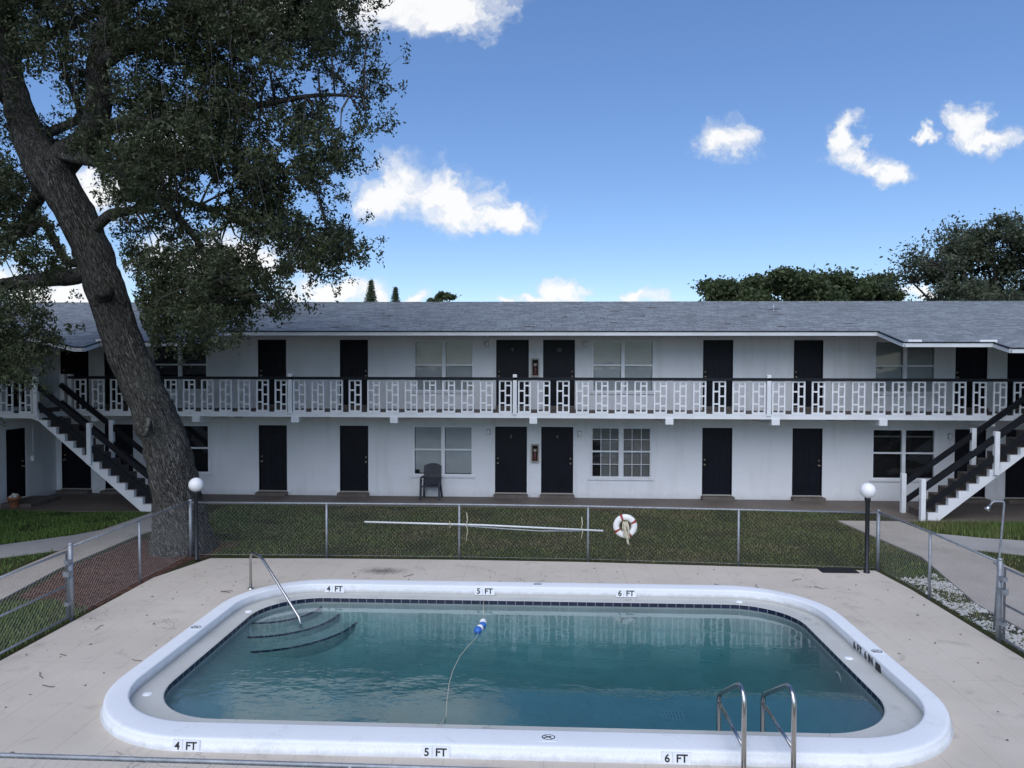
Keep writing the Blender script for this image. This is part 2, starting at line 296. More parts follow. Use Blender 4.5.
# ------------------------------------------------------------------ mesh builder
WL = {}                                   # world base of each object
class MB:
    def __init__(s): s.v = []; s.f = []; s.sm = []; s.mi = []; s.m = 0
    def add(s, vs, fs, smooth=False):
        o = len(s.v); s.v += [tuple(v) for v in vs]
        for f in fs: s.f.append(tuple(i+o for i in f)); s.sm.append(smooth); s.mi.append(s.m)
        return s
    def box(s, x0, x1, y0, y1, z0, z1):
        return s.add([(x0,y0,z0),(x1,y0,z0),(x1,y1,z0),(x0,y1,z0),(x0,y0,z1),(x1,y0,z1),(x1,y1,z1),(x0,y1,z1)],
              [(3,2,1,0),(4,5,6,7),(0,1,5,4),(1,2,6,5),(2,3,7,6),(3,0,4,7)])
    def tube(s, pts, r, n=8, cap=True):
        pts = [Vector(p) for p in pts]; rs = r if isinstance(r, (list, tuple)) else [r]*len(pts)
        ref = None; vs = []; fs = []
        for i, p in enumerate(pts):
            t = (pts[min(i+1, len(pts)-1)] - pts[max(i-1, 0)]).normalized()
            if ref is None:
                ref = Vector((0, 0, 1)) if abs(t.z) < .9 else Vector((0, 1, 0))
            a = (ref - t*ref.dot(t)).normalized(); b = t.cross(a); ref = a
            for k in range(n):
                th = 2*math.pi*k/n
                vs.append(p + (a*math.cos(th) + b*math.sin(th))*rs[i])
        for i in range(len(pts)-1):
            for k in range(n):
                fs.append((i*n+k, i*n+(k+1)%n, (i+1)*n+(k+1)%n, (i+1)*n+k))
        if cap: fs += [tuple(range(n-1, -1, -1)), tuple(range((len(pts)-1)*n, len(pts)*n))]
        return s.add(vs, fs, True)
    def beam(s, a, b, w, h):              # rectangular bar from a to b: w across, h in height
        a = Vector(a); b = Vector(b); t = (b-a).normalized()
        side = Vector((0, 0, 1)).cross(t); side = side.normalized() if side.length > 1e-4 else Vector((1, 0, 0))
        up = t.cross(side)
        vs = [p + side*(i*w/2) + up*(j*h/2) for p in (a, b) for i, j in ((-1,-1),(1,-1),(1,1),(-1,1))]
        return s.add(vs, [(3,2,1,0),(4,5,6,7),(0,1,5,4),(1,2,6,5),(2,3,7,6),(3,0,4,7)])
    def lathe(s, c, prof, n=20):
        vs = []; fs = []
        for r, z in prof:
            for k in range(n): vs.append((c[0]+r*math.cos(2*math.pi*k/n), c[1]+r*math.sin(2*math.pi*k/n), c[2]+z))
        for i in range(len(prof)-1):
            for k in range(n): fs.append((i*n+k, i*n+(k+1)%n, (i+1)*n+(k+1)%n, (i+1)*n+k))
        return s.add(vs, fs, True)
    def sphere(s, c, r, n=20):
        sc_ = r if isinstance(r, (tuple, list)) else (r, r, r); m = n//2
        vs = [(c[0]+sc_[0]*math.sin(math.pi*i/m)*math.cos(2*math.pi*k/n), c[1]+sc_[1]*math.sin(math.pi*i/m)*math.sin(2*math.pi*k/n), c[2]+sc_[2]*math.cos(math.pi*i/m)) for i in range(m+1) for k in range(n)]
        return s.add(vs, [(i*n+k, (i+1)*n+k, (i+1)*n+(k+1)%n, i*n+(k+1)%n) for i in range(m) for k in range(n)], True)
    def prism(s, poly, z0, z1):           # polygon in plan between two heights
        n = len(poly)
        f0 = (lambda x, y: z0) if not callable(z0) else z0
        f1 = (lambda x, y: z1) if not callable(z1) else z1
        vs = [(x, y, f0(x, y)) for x, y in poly] + [(x, y, f1(x, y)) for x, y in poly]
        return s.add(vs, [tuple(range(n-1, -1, -1)), tuple(range(n, 2*n))] + [(i, (i+1)%n, n+(i+1)%n, n+i) for i in range(n)])
    def build(s, name, mat, parent=None, bevel=0):
        a = np.array(s.v, dtype=float); lo = a.min(0); hi = a.max(0)
        base = np.array([(lo[0]+hi[0])/2, (lo[1]+hi[1])/2, lo[2]])
        me = bpy.data.meshes.new(name); me.from_pydata((a-base).tolist(), [], s.f)
        me.polygons.foreach_set('use_smooth', s.sm)
        for m in (mat if isinstance(mat, (list, tuple)) else [mat]): me.materials.append(m)
        if any(s.mi): me.polygons.foreach_set('material_index', s.mi)
        me.update()
        o = bpy.data.objects.new(name, me); col.objects.link(o)
        place(o, Vector(base), parent)
        if bevel:
            bv = o.modifiers.new('bevel', 'BEVEL'); bv.width = bevel; bv.segments = 2; bv.limit_method = 'ANGLE'; bv.angle_limit = R(40)
        return o
def place(o, base, parent):
    WL[o] = Vector(base)
    if parent is not None: o.parent = parent; o.location = WL[o] - WL[parent]
    else: o.location = WL[o]
def tag(o, label=None, cat=None, group=None, kind=None):
    for k, v in (('label', label), ('category', cat), ('group', group), ('kind', kind)):
        if v: o[k] = v
    return o
def thing(name, loc, label, cat, group=None):
    o = bpy.data.objects.new(name, None); o.empty_display_size = .2; col.objects.link(o)
    place(o, Vector(loc), None); return tag(o, label, cat, group)
def dup(o, d, parent=None):
    c = o.copy(); col.objects.link(c)
    base = WL[o] + Vector(d); place(c, base, parent)
    for ch in [k for k in WL if k.parent == o]: dup(ch, d, c)
    return c
def flat_mesh(name, v, f, mat, parent=None, smooth=False):
    b = MB(); b.v = [tuple(x) for x in v]; b.f = [tuple(x) for x in f]; b.sm = [smooth]*len(b.f); b.mi = [0]*len(b.f)
    return b.build(name, mat, parent)
def letters(txt, size, origin, xdir, ydir, name, mat, parent, extrude=.0015, align='CENTER'):
    cu = bpy.data.curves.new(name, 'FONT'); cu.body = txt; cu.size = size; cu.extrude = extrude; cu.align_x = align; cu.resolution_u = 3; cu.offset = .004*size/.1*.6
    t = bpy.data.objects.new('tmp', cu); col.objects.link(t)
    me = bpy.data.meshes.new_from_object(t.evaluated_get(bpy.context.evaluated_depsgraph_get()))
    bpy.data.objects.remove(t); me.name = name
    x = Vector(xdir).normalized(); y = Vector(ydir).normalized(); z = x.cross(y)
    Mx = Matrix((x, y, z)).transposed().to_4x4(); Mx.translation = Vector((0, 0, 0))
    me.transform(Mx)
    me.materials.clear(); me.materials.append(mat)
    o = bpy.data.objects.new(name, me); col.objects.link(o); place(o, Vector(origin), parent); return o

# ------------------------------------------------------------------ camera
right = Vector((0.999005374, 0.044535670, 0.002199264)); down = Vector((0.003343827, -0.025641749, -0.999665604)); fwd = Vector((-0.044464385, 0.998678664, -0.025765165))
CAM = Vector((0, 0, 4.1)); FPX = 740.0
cd = bpy.data.cameras.new('camera'); cam = bpy.data.objects.new('camera', cd); col.objects.link(cam)
mw = Matrix((right, -down, -fwd)).transposed().to_4x4(); mw.translation = CAM; cam.matrix_world = mw
cd.sensor_width = 36; cd.lens = 36*FPX/1024; cd.clip_end = 3000; cd.clip_start = .05; sc.camera = cam
def ray(px, py): return right*((px-512)/FPX) + down*((py-384)/FPX) + fwd
def at(px, py, Y):                          # the point seen at a pixel, on the upright plane at depth Y
    d = ray(px, py); return CAM + d*(Y/d.y)
def gnd(px, py, z=0):
    d = ray(px, py); return CAM + d*((z-CAM.z)/d.z)

# ------------------------------------------------------------------ light
SUN_EL, SUN_AZ = 48, 188           # high sun behind the viewer, veiled by a broad cloud
sc.view_settings.view_transform = 'Standard'; sc.view_settings.look = 'None'; sc.view_settings.gamma = 1; sc.view_settings.exposure = 0.5
try: sc.view_settings.use_curve_mapping = False
except Exception: pass
w = bpy.data.worlds.new('World'); sc.world = w; w.use_nodes = True
nt = w.node_tree; bg = nt.nodes['Background']
sky = N(nt, 'ShaderNodeTexSky', sky_type='NISHITA', sun_disc=False, sun_elevation=R(SUN_EL), sun_rotation=R(SUN_AZ), altitude=0, air_density=.82, dust_density=.05, ozone_density=3.4)
bg.inputs[1].default_value = .103
tc = N(nt, 'ShaderNodeTexCoord'); sp = N(nt, 'ShaderNodeSeparateXYZ'); nt.links.new(tc.outputs['Generated'], sp.inputs[0])
yy = math_(nt, 'MAXIMUM', sp.outputs[1], .02)
uvn = N(nt, 'ShaderNodeCombineXYZ'); nt.links.new(math_(nt, 'DIVIDE', sp.outputs[0], yy), uvn.inputs[0]); nt.links.new(math_(nt, 'DIVIDE', sp.outputs[2], yy), uvn.inputs[1])
uv0 = uvn.outputs[0]
wn = N(nt, 'ShaderNodeTexNoise', i_Scale=17, i_Detail=5, i_Roughness=.6); nt.links.new(uv0, wn.inputs[0])
w1 = N(nt, 'ShaderNodeVectorMath', operation='SUBTRACT'); w1.inputs[1].default_value = (.5, .5, .5); nt.links.new(wn.outputs['Color'], w1.inputs[0])
w2 = N(nt, 'ShaderNodeVectorMath', operation='MULTIPLY'); w2.inputs[1].default_value = (.11, .075, 0); nt.links.new(w1.outputs[0], w2.inputs[0])
w3 = N(nt, 'ShaderNodeVectorMath', operation='ADD'); nt.links.new(uv0, w3.inputs[0]); nt.links.new(w2.outputs[0], w3.inputs[1])
uv = w3.outputs[0]
# cloud: direction of its middle, half width and half height (as tangents of angles)
CL = []
def cl(px, py, a, b): d = ray(px, py); CL.append((d.x/d.y, d.z/d.y, a/FPX, b/FPX))
for c in ((446,0,76,50),(300,6,120,46),(405,-10,60,50),(395,190,62,42),(450,203,72,34),(505,214,42,20),(722,139,46,24),(846,138,24,30),(862,158,36,24),(890,168,36,18),(974,126,34,28),(990,142,38,16),(926,131,17,8),
          (641,297,34,13),(562,291,28,17),(535,299,30,9),(497,302,20,6),(415,299,24,9),(330,290,60,22),(374,297,22,12),(215,258,125,46),(95,190,60,46),(40,290,110,40),(935,292,40,13),(150,150,60,60)): cl(*c)
for c in ((-300,60,260,120),(300,-340,300,90),(1350,120,200,60),(760,-420,260,80)): cl(*c)
acc = None
for u0, v0, a, b in CL:
    s1 = N(nt, 'ShaderNodeVectorMath', operation='SUBTRACT'); s1.inputs[1].default_value = (u0, v0, 0); nt.links.new(uv, s1.inputs[0])
    s2 = N(nt, 'ShaderNodeVectorMath', operation='MULTIPLY'); s2.inputs[1].default_value = (1/a, 1/b, 0); nt.links.new(s1.outputs[0], s2.inputs[0])
    s3 = N(nt, 'ShaderNodeVectorMath', operation='LENGTH'); nt.links.new(s2.outputs[0], s3.inputs[0])
    q = math_(nt, 'SUBTRACT', 1, s3.outputs['Value'])
    acc = q if acc is None else math_(nt, 'MAXIMUM', acc, q)
n1 = noise(nt, 13, 9, .6, uv, .5); n2 = noise(nt, 38, 8, .65, uv, .5)
k = math_(nt, 'ADD', math_(nt, 'MULTIPLY', acc, 1.9), math_(nt, 'MULTIPLY', math_(nt, 'SUBTRACT', n1, .54), 3.4))
k = math_(nt, 'ADD', k, math_(nt, 'MULTIPLY', math_(nt, 'SUBTRACT', n2, .5), .9))
mr = N(nt, 'ShaderNodeMapRange', interpolation_type='SMOOTHSTEP'); mr.inputs[1].default_value = -.1; mr.inputs[2].default_value = 1.25
nt.links.new(k, mr.inputs[0])
alpha = math_(nt, 'MULTIPLY', mr.outputs[0], math_(nt, 'GREATER_THAN', sp.outputs[1], .05))
shade = ramp(nt, math_(nt, 'ADD', math_(nt, 'MULTIPLY', k, .55), math_(nt, 'MULTIPLY', n2, .5)), [(.2, (.66, .72, .80)), (.85, (1.0, 1.0, 1.0))]).outputs[0]
cs = N(nt, 'ShaderNodeVectorMath', operation='SCALE'); cs.inputs['Scale'].default_value = 6.9; nt.links.new(shade, cs.inputs[0])
hs = N(nt, 'ShaderNodeHueSaturation', i_Hue=.509, i_Saturation=1.27, i_Value=1.62); gm = N(nt, 'ShaderNodeGamma', i_Gamma=.76); nt.links.new(sky.outputs[0], gm.inputs[0]); nt.links.new(gm.outputs[0], hs.inputs['Color']); tint = hs.outputs[0]
nt.links.new(mixc(nt, math_(nt, 'MULTIPLY', alpha, .96), tint, cs.outputs[0]), bg.inputs[0])
sl = bpy.data.lights.new('sun', 'SUN'); so = bpy.data.objects.new('sun', sl); col.objects.link(so)
sl.energy = 1.95; sl.angle = R(75); sl.color = (1, .965, .92)
sd = Vector((math.sin(R(SUN_AZ))*math.cos(R(SUN_EL)), math.cos(R(SUN_AZ))*math.cos(R(SUN_EL)), math.sin(R(SUN_EL))))
so.rotation_euler = sd.to_track_quat('Z', 'Y').to_euler()

# ------------------------------------------------------------------ ground, deck, paths
def ring_sheet(name, outer, hole, z0, z1, mat):
    (a0, a1, b0, b1), (h0, h1, k0, k1) = outer, hole
    b = MB()
    for x0, x1, y0, y1 in ((a0,a1,b0,k0),(a0,a1,k1,b1),(a0,h0,k0,k1),(h1,a1,k0,k1)): b.prism([(x0,y0),(x1,y0),(x1,y1),(x0,y1)], z0, z1)
    return b
HOLE = (-5.9, 5.3, 7.0, 13.7)
g = MB(); xs = [-900, HOLE[0], HOLE[1], 900]; ys = [-900, HOLE[2], HOLE[3], 900]
for i in range(3):
    for j in range(3):
        if (i, j) != (1, 1): g.add([(xs[i],ys[j],-.03),(xs[i+1],ys[j],-.03),(xs[i+1],ys[j+1],-.03),(xs[i],ys[j+1],-.03)], [(0,1,2,3)])
tag(g.build('ground', M['ground']), kind='structure')
def rrect(x0, x1, y0, y1, r, n=14):
    p = []
    for cx, cy, a in ((x1-r, y0+r, -90), (x1-r, y1-r, 0), (x0+r, y1-r, 90), (x0+r, y0+r, 180)):
        for i in range(n+1):
            t = R(a + 90*i/n); p.append((cx+r*math.cos(t), cy+r*math.sin(t)))
    return p
dk = MB(); hl = rrect(-5.35, 4.71, 7.63, 13.43, 1.5); ol = rrect(-7.5, 6.72, 5.1, 13.8, .002); nn = len(hl)
dk.add([(x, y, -.15) for x, y in hl] + [(x, y, 0) for x, y in hl] + [(x, y, 0) for x, y in ol] + [(x, y, -.15) for x, y in ol],
       [(r_*nn+k, r_*nn+(k+1) % nn, (r_+1)*nn+(k+1) % nn, (r_+1)*nn+k) for r_ in range(3) for k in range(nn)])
dk.prism([(-7.5,13.802),(6.72,13.802),(6.62,15.02),(4.0,15.18),(.9,15.36),(-1.8,15.40),(-4.6,15.36),(-7.05,15.25)], -.2, 0)
tag(dk.build('pool_deck', M['deck']), kind='structure')
tag(MB().prism([(-15.4,21.3),(-15.4,20.0),(-10.6,20.0),(-10.3,21.3),(9.2,21.25),(9.35,19.85),(15.6,19.95),(15.6,22.83),(-15.4,22.83)], -.2, 0).build('porch_floor', M['porch']), kind='structure')
tag(MB().prism([(7.45,3),(9.3,3),(9.5,17.6),(9.34,19.84),(7.75,19.84),(8.1,16.2),(7.45,13.0)], -.2, .004).build('path', M['path']), kind='structure')
tag(MB().prism([(9.51,18.5),(10.4,18.05),(15.6,16.6),(15.6,15.2),(11.0,16.2),(9.49,17.0)], -.2, 0).build('path', M['grey_path']), kind='structure')
tag(MB().prism([(-10.6,3),(-9.1,3),(-9.45,12.4),(-9.72,14.3),(-9.75,17.2),(-9.3,19.98),(-10.85,19.98),(-10.95,17.7),(-10.65,15.9),(-10.5,13.8)], -.2, 0).build('path', M['path']), kind='structure')
tag(MB().prism([(-10.96,17.75),(-11.3,17.15),(-12.35,16.1),(-15.6,15.2),(-15.6,14.2),(-11.6,15.05),(-10.67,15.85)], -.2, -.002).build('path', M['grey_path']), kind='structure')

def inpoly(x, y, poly):
    r = False; j = len(poly)-1
    for i in range(len(poly)):
        xi, yi = poly[i]; xj, yj = poly[j]
        if (yi > y) != (yj > y) and x < (xj-xi)*(y-yi)/(yj-yi)+xi: r = not r
        j = i
    return r
def scatter(poly, n):
    xs = [p[0] for p in poly]; ys = [p[1] for p in poly]; out = []
    while len(out) < n:
        x = random.uniform(min(xs), max(xs)); y = random.uniform(min(ys), max(ys))
        if inpoly(x, y, poly): out.append((x, y))
    return out
def grass(polys, label):
    v = []; f = []
    for poly, n, hmin, hmax in polys:
        for x, y in scatter(poly, n):
            q = mnoise.noise((x*.9, y*.9, 3.1))
            if q < -.32 and random.random() < .7: continue
            a = random.random()*6.283; h = random.uniform(hmin, hmax)*(1+.5*q); l = random.uniform(-.6, .6); wd = random.uniform(.005, .011)
            dx, dy = math.cos(a)*wd, math.sin(a)*wd; i = len(v)
            v += [(x-dx, y-dy, -.032), (x+dx, y+dy, -.032), (x-dy*l*h*70, y+dx*l*h*70, -.03+h)]
            f.append((i, i+1, i+2))
    return tag(flat_mesh('grass', v, f, M['blade']), label, 'grass', kind='stuff')
grass([([(-7.3,15.55),(-4.6,15.6),(-1.8,15.62),(.9,15.57),(4,15.38),(6.7,15.2),(7.1,12.0),(7.4,13.0),(8.1,16.2),(7.7,19.8),(9.1,21.25),(-9.2,21.3),(-9.3,20),(-9.6,17.3),(-8.5,16.6)], 66000, .018, .055)], 'short worn lawn in front of the porch, behind the far run of chain-link fence')
grass([([(-15.5,20),(-10.9,19.95),(-11,17.8),(-11.4,17.2),(-12.4,16.2),(-15.5,15.3)], 18000, .04, .10), ([(-15.5,14.1),(-11.6,14.95),(-10.75,15.7),(-10.6,13.8),(-10.7,9),(-15.5,9)], 12000, .04, .1), ([(-7.6,9),(-7.62,12.0),(-8.5,12.4),(-9.4,12.2),(-9.2,9)], 9000, .04, .1)], 'green lawn on the left beside the curved path and the gate')
grass([([(9.55,19.8),(9.6,18.6),(10.4,18.15),(15.5,16.7),(15.5,19.9)], 16000, .05, .16), ([(9.45,16.9),(11,16.1),(15.5,15.1),(15.5,9),(9.4,9)], 14000, .04, .1)], 'taller green grass on the right beside the foot of the stairs')

mp = [(-7.62,11.9),(-8.2,12.2),(-9.3,12.6),(-9.6,14.3),(-9.6,16.8),(-8.4,17.2),(-7.0,16.6),(-7.2,15.5),(-7.45,15.2)]
b = MB()
for x, y in scatter(mp, 5200):
    l = random.uniform(.02, .055); a = random.random()*6.28; t = random.uniform(-.3, .3); z = -.03+random.uniform(.0, .035)
    c, s_ = math.cos(a)*l, math.sin(a)*l; wx, wy = -math.sin(a)*.009, math.cos(a)*.009
    b.add([(x-c-wx, y-s_-wy, z), (x+c-wx, y+s_-wy, z+l*t), (x+c+wx, y+s_+wy, z+l*t+.004), (x-c+wx, y-s_+wy, z+.006)], [(0,1,2,3)])
b.prism(mp, -.06, -.024)
tag(b.build('mulch_bed', M['mulchm']), 'reddish brown bark mulch around the foot of the big oak', 'mulch', kind='stuff')
gp = [(6.95,15.0),(7.5,15.35),(7.6,13.0),(7.4,9.5),(6.95,9.5),(6.95,12)]
gp2 = [(6.9,14.6),(7.7,14.9),(8.0,13.9),(7.42,12.2),(7.42,8.5),(6.9,8.5)]
b = MB()
for x, y in scatter(gp2, 3600):
    if mnoise.noise((x*1.6, y*1.6, 9)) < -.12 and random.random() < .85: continue
    r = random.uniform(.012, .034); z = -.03+r*.4
    q = [Vector((random.uniform(-1,1), random.uniform(-1,1), random.uniform(-.6,.8))).normalized()*r*random.uniform(.8,1.3) for _ in range(6)]
    o = [(1,0,0),(-1,0,0),(0,1,0),(0,-1,0),(0,0,1),(0,0,-1)]
    b.add([(x+o[i][0]*r*random.uniform(.7,1.3), y+o[i][1]*r*random.uniform(.7,1.3), z+o[i][2]*r*.7) for i in range(6)], [(0,2,4),(2,1,4),(1,3,4),(3,0,4),(2,0,5),(1,2,5),(3,1,5),(0,3,5)])
tag(b.build('gravel', M['pebble']), 'scattered white gravel between the right fence and the path', 'gravel', kind='stuff')
grass([([(6.86,15.0),(7.5,15.3),(7.75,14.6),(7.2,12.4),(7.4,9),(6.86,9)], 2200, .025, .055)], 'thin scruffy grass among the white gravel by the right fence')

# fallen twigs and leaves on the deck
b = MB()
def litter_at(x, y, n=1):
    for _ in range(n):
        a = random.random()*6.28; l = random.uniform(.010, .032); wd = l*random.uniform(.25, .5); z = .004
        c, s_ = math.cos(a), math.sin(a)
        b.add([(x-c*l, y-s_*l, z), (x-s_*wd, y+c*wd, z+.012), (x+c*l, y+s_*l, z+.003), (x+s_*wd, y-c*wd, z+.004)], [(0,3,2,1)])
for _ in range(55): litter_at(random.uniform(-7.4, -5.5), random.uniform(6.5, 15))
for _ in range(50): litter_at(random.uniform(-7, 6.5), random.uniform(13.6, 14.9))
for _ in range(18): litter_at(random.uniform(4.9, 6.6), random.uniform(7, 14))
for _ in range(15):
    x, y = (random.uniform(-7.3, -5.4), random.uniform(7, 13)) if random.random() < .75 else (random.uniform(-5, 6.5), random.uniform(13.7, 14.8))
    a = random.random()*6.28; p = [(x, y, .008)]
    for _ in range(4):
        a += random.uniform(-.5, .5); l = random.uniform(.03, .08); x += math.cos(a)*l; y += math.sin(a)*l; p.append((x, y, .008+random.uniform(0, .012)))
    b.tube(p, .0045, 4)
tag(b.build('leaf_litter', M['litter']), 'dead leaves and small twigs strewn over the pool deck', 'leaf litter', kind='stuff')
# ------------------------------------------------------------------ swimming pool
def rrect(x0, x1, y0, y1, r, n=14):
    p = []
    for cx, cy, a in ((x1-r, y0+r, -90), (x1-r, y1-r, 0), (x0+r, y1-r, 90), (x0+r, y0+r, 180)):
        for i in range(n+1):
            t = R(a + 90*i/n); p.append((cx+r*math.cos(t), cy+r*math.sin(t)))
    return p
def loft(loops, smooth=True, close=None):
    b = MB(); n = len(loops[0][0]); vs = []; fs = []
    for lp, z in loops:
        for x, y in lp: vs.append((x, y, z(x) if callable(z) else z))
    for i in range(len(loops)-1):
        for k in range(n): fs.append((i*n+k, i*n+(k+1)%n, (i+1)*n+(k+1)%n, (i+1)*n+k))
    b.add(vs, fs, smooth)
    return b
PX0, PX1, PY0, PY1 = -5.38, 4.74, 7.60, 13.46
def pr(d, r): return rrect(PX0+d[0], PX1-d[1], PY0+d[2], PY1-d[3], r)
def ins(d): return (d, d, d, d)
pool = thing('swimming_pool', (-.3, 10.5, -.2), 'in-ground pool with a raised white painted coping, rounded corners and teal water', 'swimming pool')
inner_top = (.25, .24, .37, .33); inner_bot = (.23, .22, .35, .31); led = (.54, .57, .77, .60)
def add3(t, d): return tuple(x+d for x in t)
LR = 1.0
cop = loft([(pr(ins(-.035), 1.575), -.05), (pr(ins(-.035), 1.575), .006), (pr(ins(-.012), 1.55), .012), (pr(ins(0), 1.54), .105), (pr(ins(.006), 1.53), .120), (pr(ins(.022), 1.52), .128), (pr(ins(.05), 1.5), .130),
            (pr(add3(inner_top, -.03), 1.22), .130), (pr(add3(inner_top, -.008), 1.2), .126), (pr(inner_top, 1.19), .112), (pr(inner_bot, 1.2), -.03), (pr(inner_bot, 1.2), -.06)])
cop.build('coping', M['coping'], pool)
loft([(pr(add3(inner_bot, -.03), 1.23), -.03), (pr(add3(led, -.012), LR+.01), -.03), (pr(led, LR), -.038)], False).build('gutter_ledge', M['ledge'], pool)
loft([(pr(led, LR), -.038), (pr(add3(led, .002), LR), -.106)]).build('tile_band', M['tile'], pool)
tb_ = [c for c in WL if c.name == 'tile_band'][0]; lp_ = pr(led, LR); arc_ = [0.0]
for i in range(1, len(lp_)): arc_.append(arc_[-1] + math.dist(lp_[i-1], lp_[i]))
tb_.data.attributes.new('arc', 'FLOAT', 'POINT').data.foreach_set('value', arc_*2)
fz = lambda x: -.58 - .62*(x+5)/9.5
prof = [(0, lambda x: -.106), (.0, lambda x: -.20)] + [(d, (lambda x, q=q: -.20+(fz(x)+.20)*q)) for d, q in ((.02, .12), (.06, .26), (.13, .40), (.25, .54), (.42, .67), (.65, .78), (.95, .87), (1.3, .95), (1.7, 1.0))]
bs = loft([(pr(add3(led, d), max(.22, LR-d*.6)), z) for d, z in prof])
nl = len(pr(led, LR)); bs.add([(x, y, fz(x)) for x, y in pr(add3(led, 1.7), max(.22, LR-1.02))], [tuple(range(nl))]); bs.build('basin', M['plaster'], pool)
WZ = -.125
wl = [(pr(add3(led, .006), LR), lambda x: WZ)] + [(pr(add3(led, d+.008), max(.22, LR-d*.6)), (lambda x, z=z: z(x)+.008)) for d, z in prof[1:]]
wb = loft(wl, False); wb.f = [f[::-1] for f in wb.f]; n_ = len(wl[0][0])      # sides face outwards
wb.add([(x, y, WZ) for x, y in wl[0][0]], [tuple(range(n_))]); wb.add([(x, y, fz(x)+.008) for x, y in wl[-1][0]], [tuple(range(n_-1, -1, -1))])
tag(wb.build('pool_water', M['water']), kind='structure')
cx0, cy0 = PX0+led[0], PY1-led[3]
for r, z in ((.90, -.19), (1.24, -.30), (1.58, -.41)):
    arc = [(cx0+r*math.cos(R(a)), cy0+r*math.sin(R(a))) for a in range(-92, 3, 4)]
    poly = [(cx0-.02, cy0+.02)] + arc
    s_ = MB().prism(poly, -1.3, z).build('step', M['plaster'], pool)
    e = MB()
    for i in range(len(arc)-1):
        (xa, ya), (xb, yb) = arc[i], arc[i+1]; q = (r-.034)/r
        ia = (cx0+(xa-cx0)*q, cy0+(ya-cy0)*q); ib = (cx0+(xb-cx0)*q, cy0+(yb-cy0)*q); o_ = (r+.004)/r
        oa = (cx0+(xa-cx0)*o_, cy0+(ya-cy0)*o_); ob = (cx0+(xb-cx0)*o_, cy0+(yb-cy0)*o_)
        e.add([(*ia, z+.003), (*oa, z+.003), (*ob, z+.003), (*ib, z+.003), (*oa, z-.014), (*ob, z-.014)], [(0,1,2,3), (1,4,5,2)])
    eo = e.build('tile_edge', M['tile'], s_)
    eo.data.attributes.new('arc', 'FLOAT', 'POINT').data.foreach_set('value', [r*math.atan2(v[1]-cy0, v[0]-cx0)+10 for v in e.v])
def marker(num, pos, xdir, ydir, size):
    x = Vector(xdir).normalized(); y = Vector(ydir).normalized(); nrm = x.cross(y); c0 = Vector(pos) + nrm*.004; h_ = size*1.02
    for txt, off, w_, nm in ((num, -size*.72, size*1.0, 'number_tile'), ('FT', size*.62, size*1.62, 'unit_tile')):
        q = MB(); c = c0 + x*off; cs_ = [c - x*w_/2 - y*h_/2, c + x*w_/2 - y*h_/2, c + x*w_/2 + y*h_/2, c - x*w_/2 + y*h_/2]
        q.add(cs_ + [p - nrm*.02 for p in cs_], [(0,1,2,3),(1,0,4,5),(2,1,5,6),(3,2,6,7),(0,3,7,4)])
        p = q.build(nm, M['marker'], pool)
        letters(txt, size, c - y*size*.35 + nrm*.0005, x, y, 'lettering', M['ink'], p)
fy = PY1-inner_bot[3]-.008
for x, t in ((-3.80, '4'), (-1.08, '5'), (1.44, '6')): marker(t, (x, fy-.012, .048), (1,0,0), (0,.1,1), .135)
ny = PY0-.012
for x, t in ((-3.80, '4'), (-1.14, '5'), (1.35, '6')): marker(t, (x, ny-.008, .060), (1,0,0), (0,.12,1), .112)
rx = PX1-inner_bot[1]
for y, t in ((10.86, '6'), (10.69, 'FT'), (10.49, '6'), (10.33, 'IN')):
    letters(t, .145, (rx-.016, y, -.004), (0,-1,0), (-.05,0,1), 'lettering', M['ink'], pool)
q = MB().box(rx-.016, rx+.01, 10.03, 10.18, -.02, .095); q.build('warning_tile', M['ink'], pool)
def no_dive(x, y, a):
    z = .131; p = MB().box(x-.085, x+.085, y-.085, y+.085, z-.01, z+.003).build('no_diving_tile', M['marker'], pool)
    m_ = MB(); n = 24
    ring = [(x+r*math.cos(2*math.pi*i/n), y+r*.8*math.sin(2*math.pi*i/n), z+.0045) for r in (.072, .060) for i in range(n)]
    m_.add(ring, [(i, (i+1)%n, n+(i+1)%n, n+i) for i in range(n)])
    def bar(x0, y0, x1, y1, w_=.006):
        d = Vector((x1-x0, y1-y0, 0)).normalized(); s_ = Vector((-d.y, d.x, 0))*w_; A = Vector((x+x0, y+y0, z+.0045)); B = Vector((x+x1, y+y1, z+.0045))
        m_.add([A-s_, B-s_, B+s_, A+s_], [(0,1,2,3)])
    bar(-.045, .036, .045, -.036); bar(-.035, -.012, .03, .02, .009); bar(.0, .004, .03, -.02, .005)
    m_.add([(x-.045+.011*math.cos(t), y-.02+.011*math.sin(t), z+.0045) for t in [i*.7 for i in range(9)]], [tuple(range(9))])
    m_.build('symbol', M['ink'], p)
no_dive(.05, 7.80, 0); no_dive(-.12, 13.31, 0); no_dive(-5.25, 10.85, 1); no_dive(4.62, 10.4, 1)
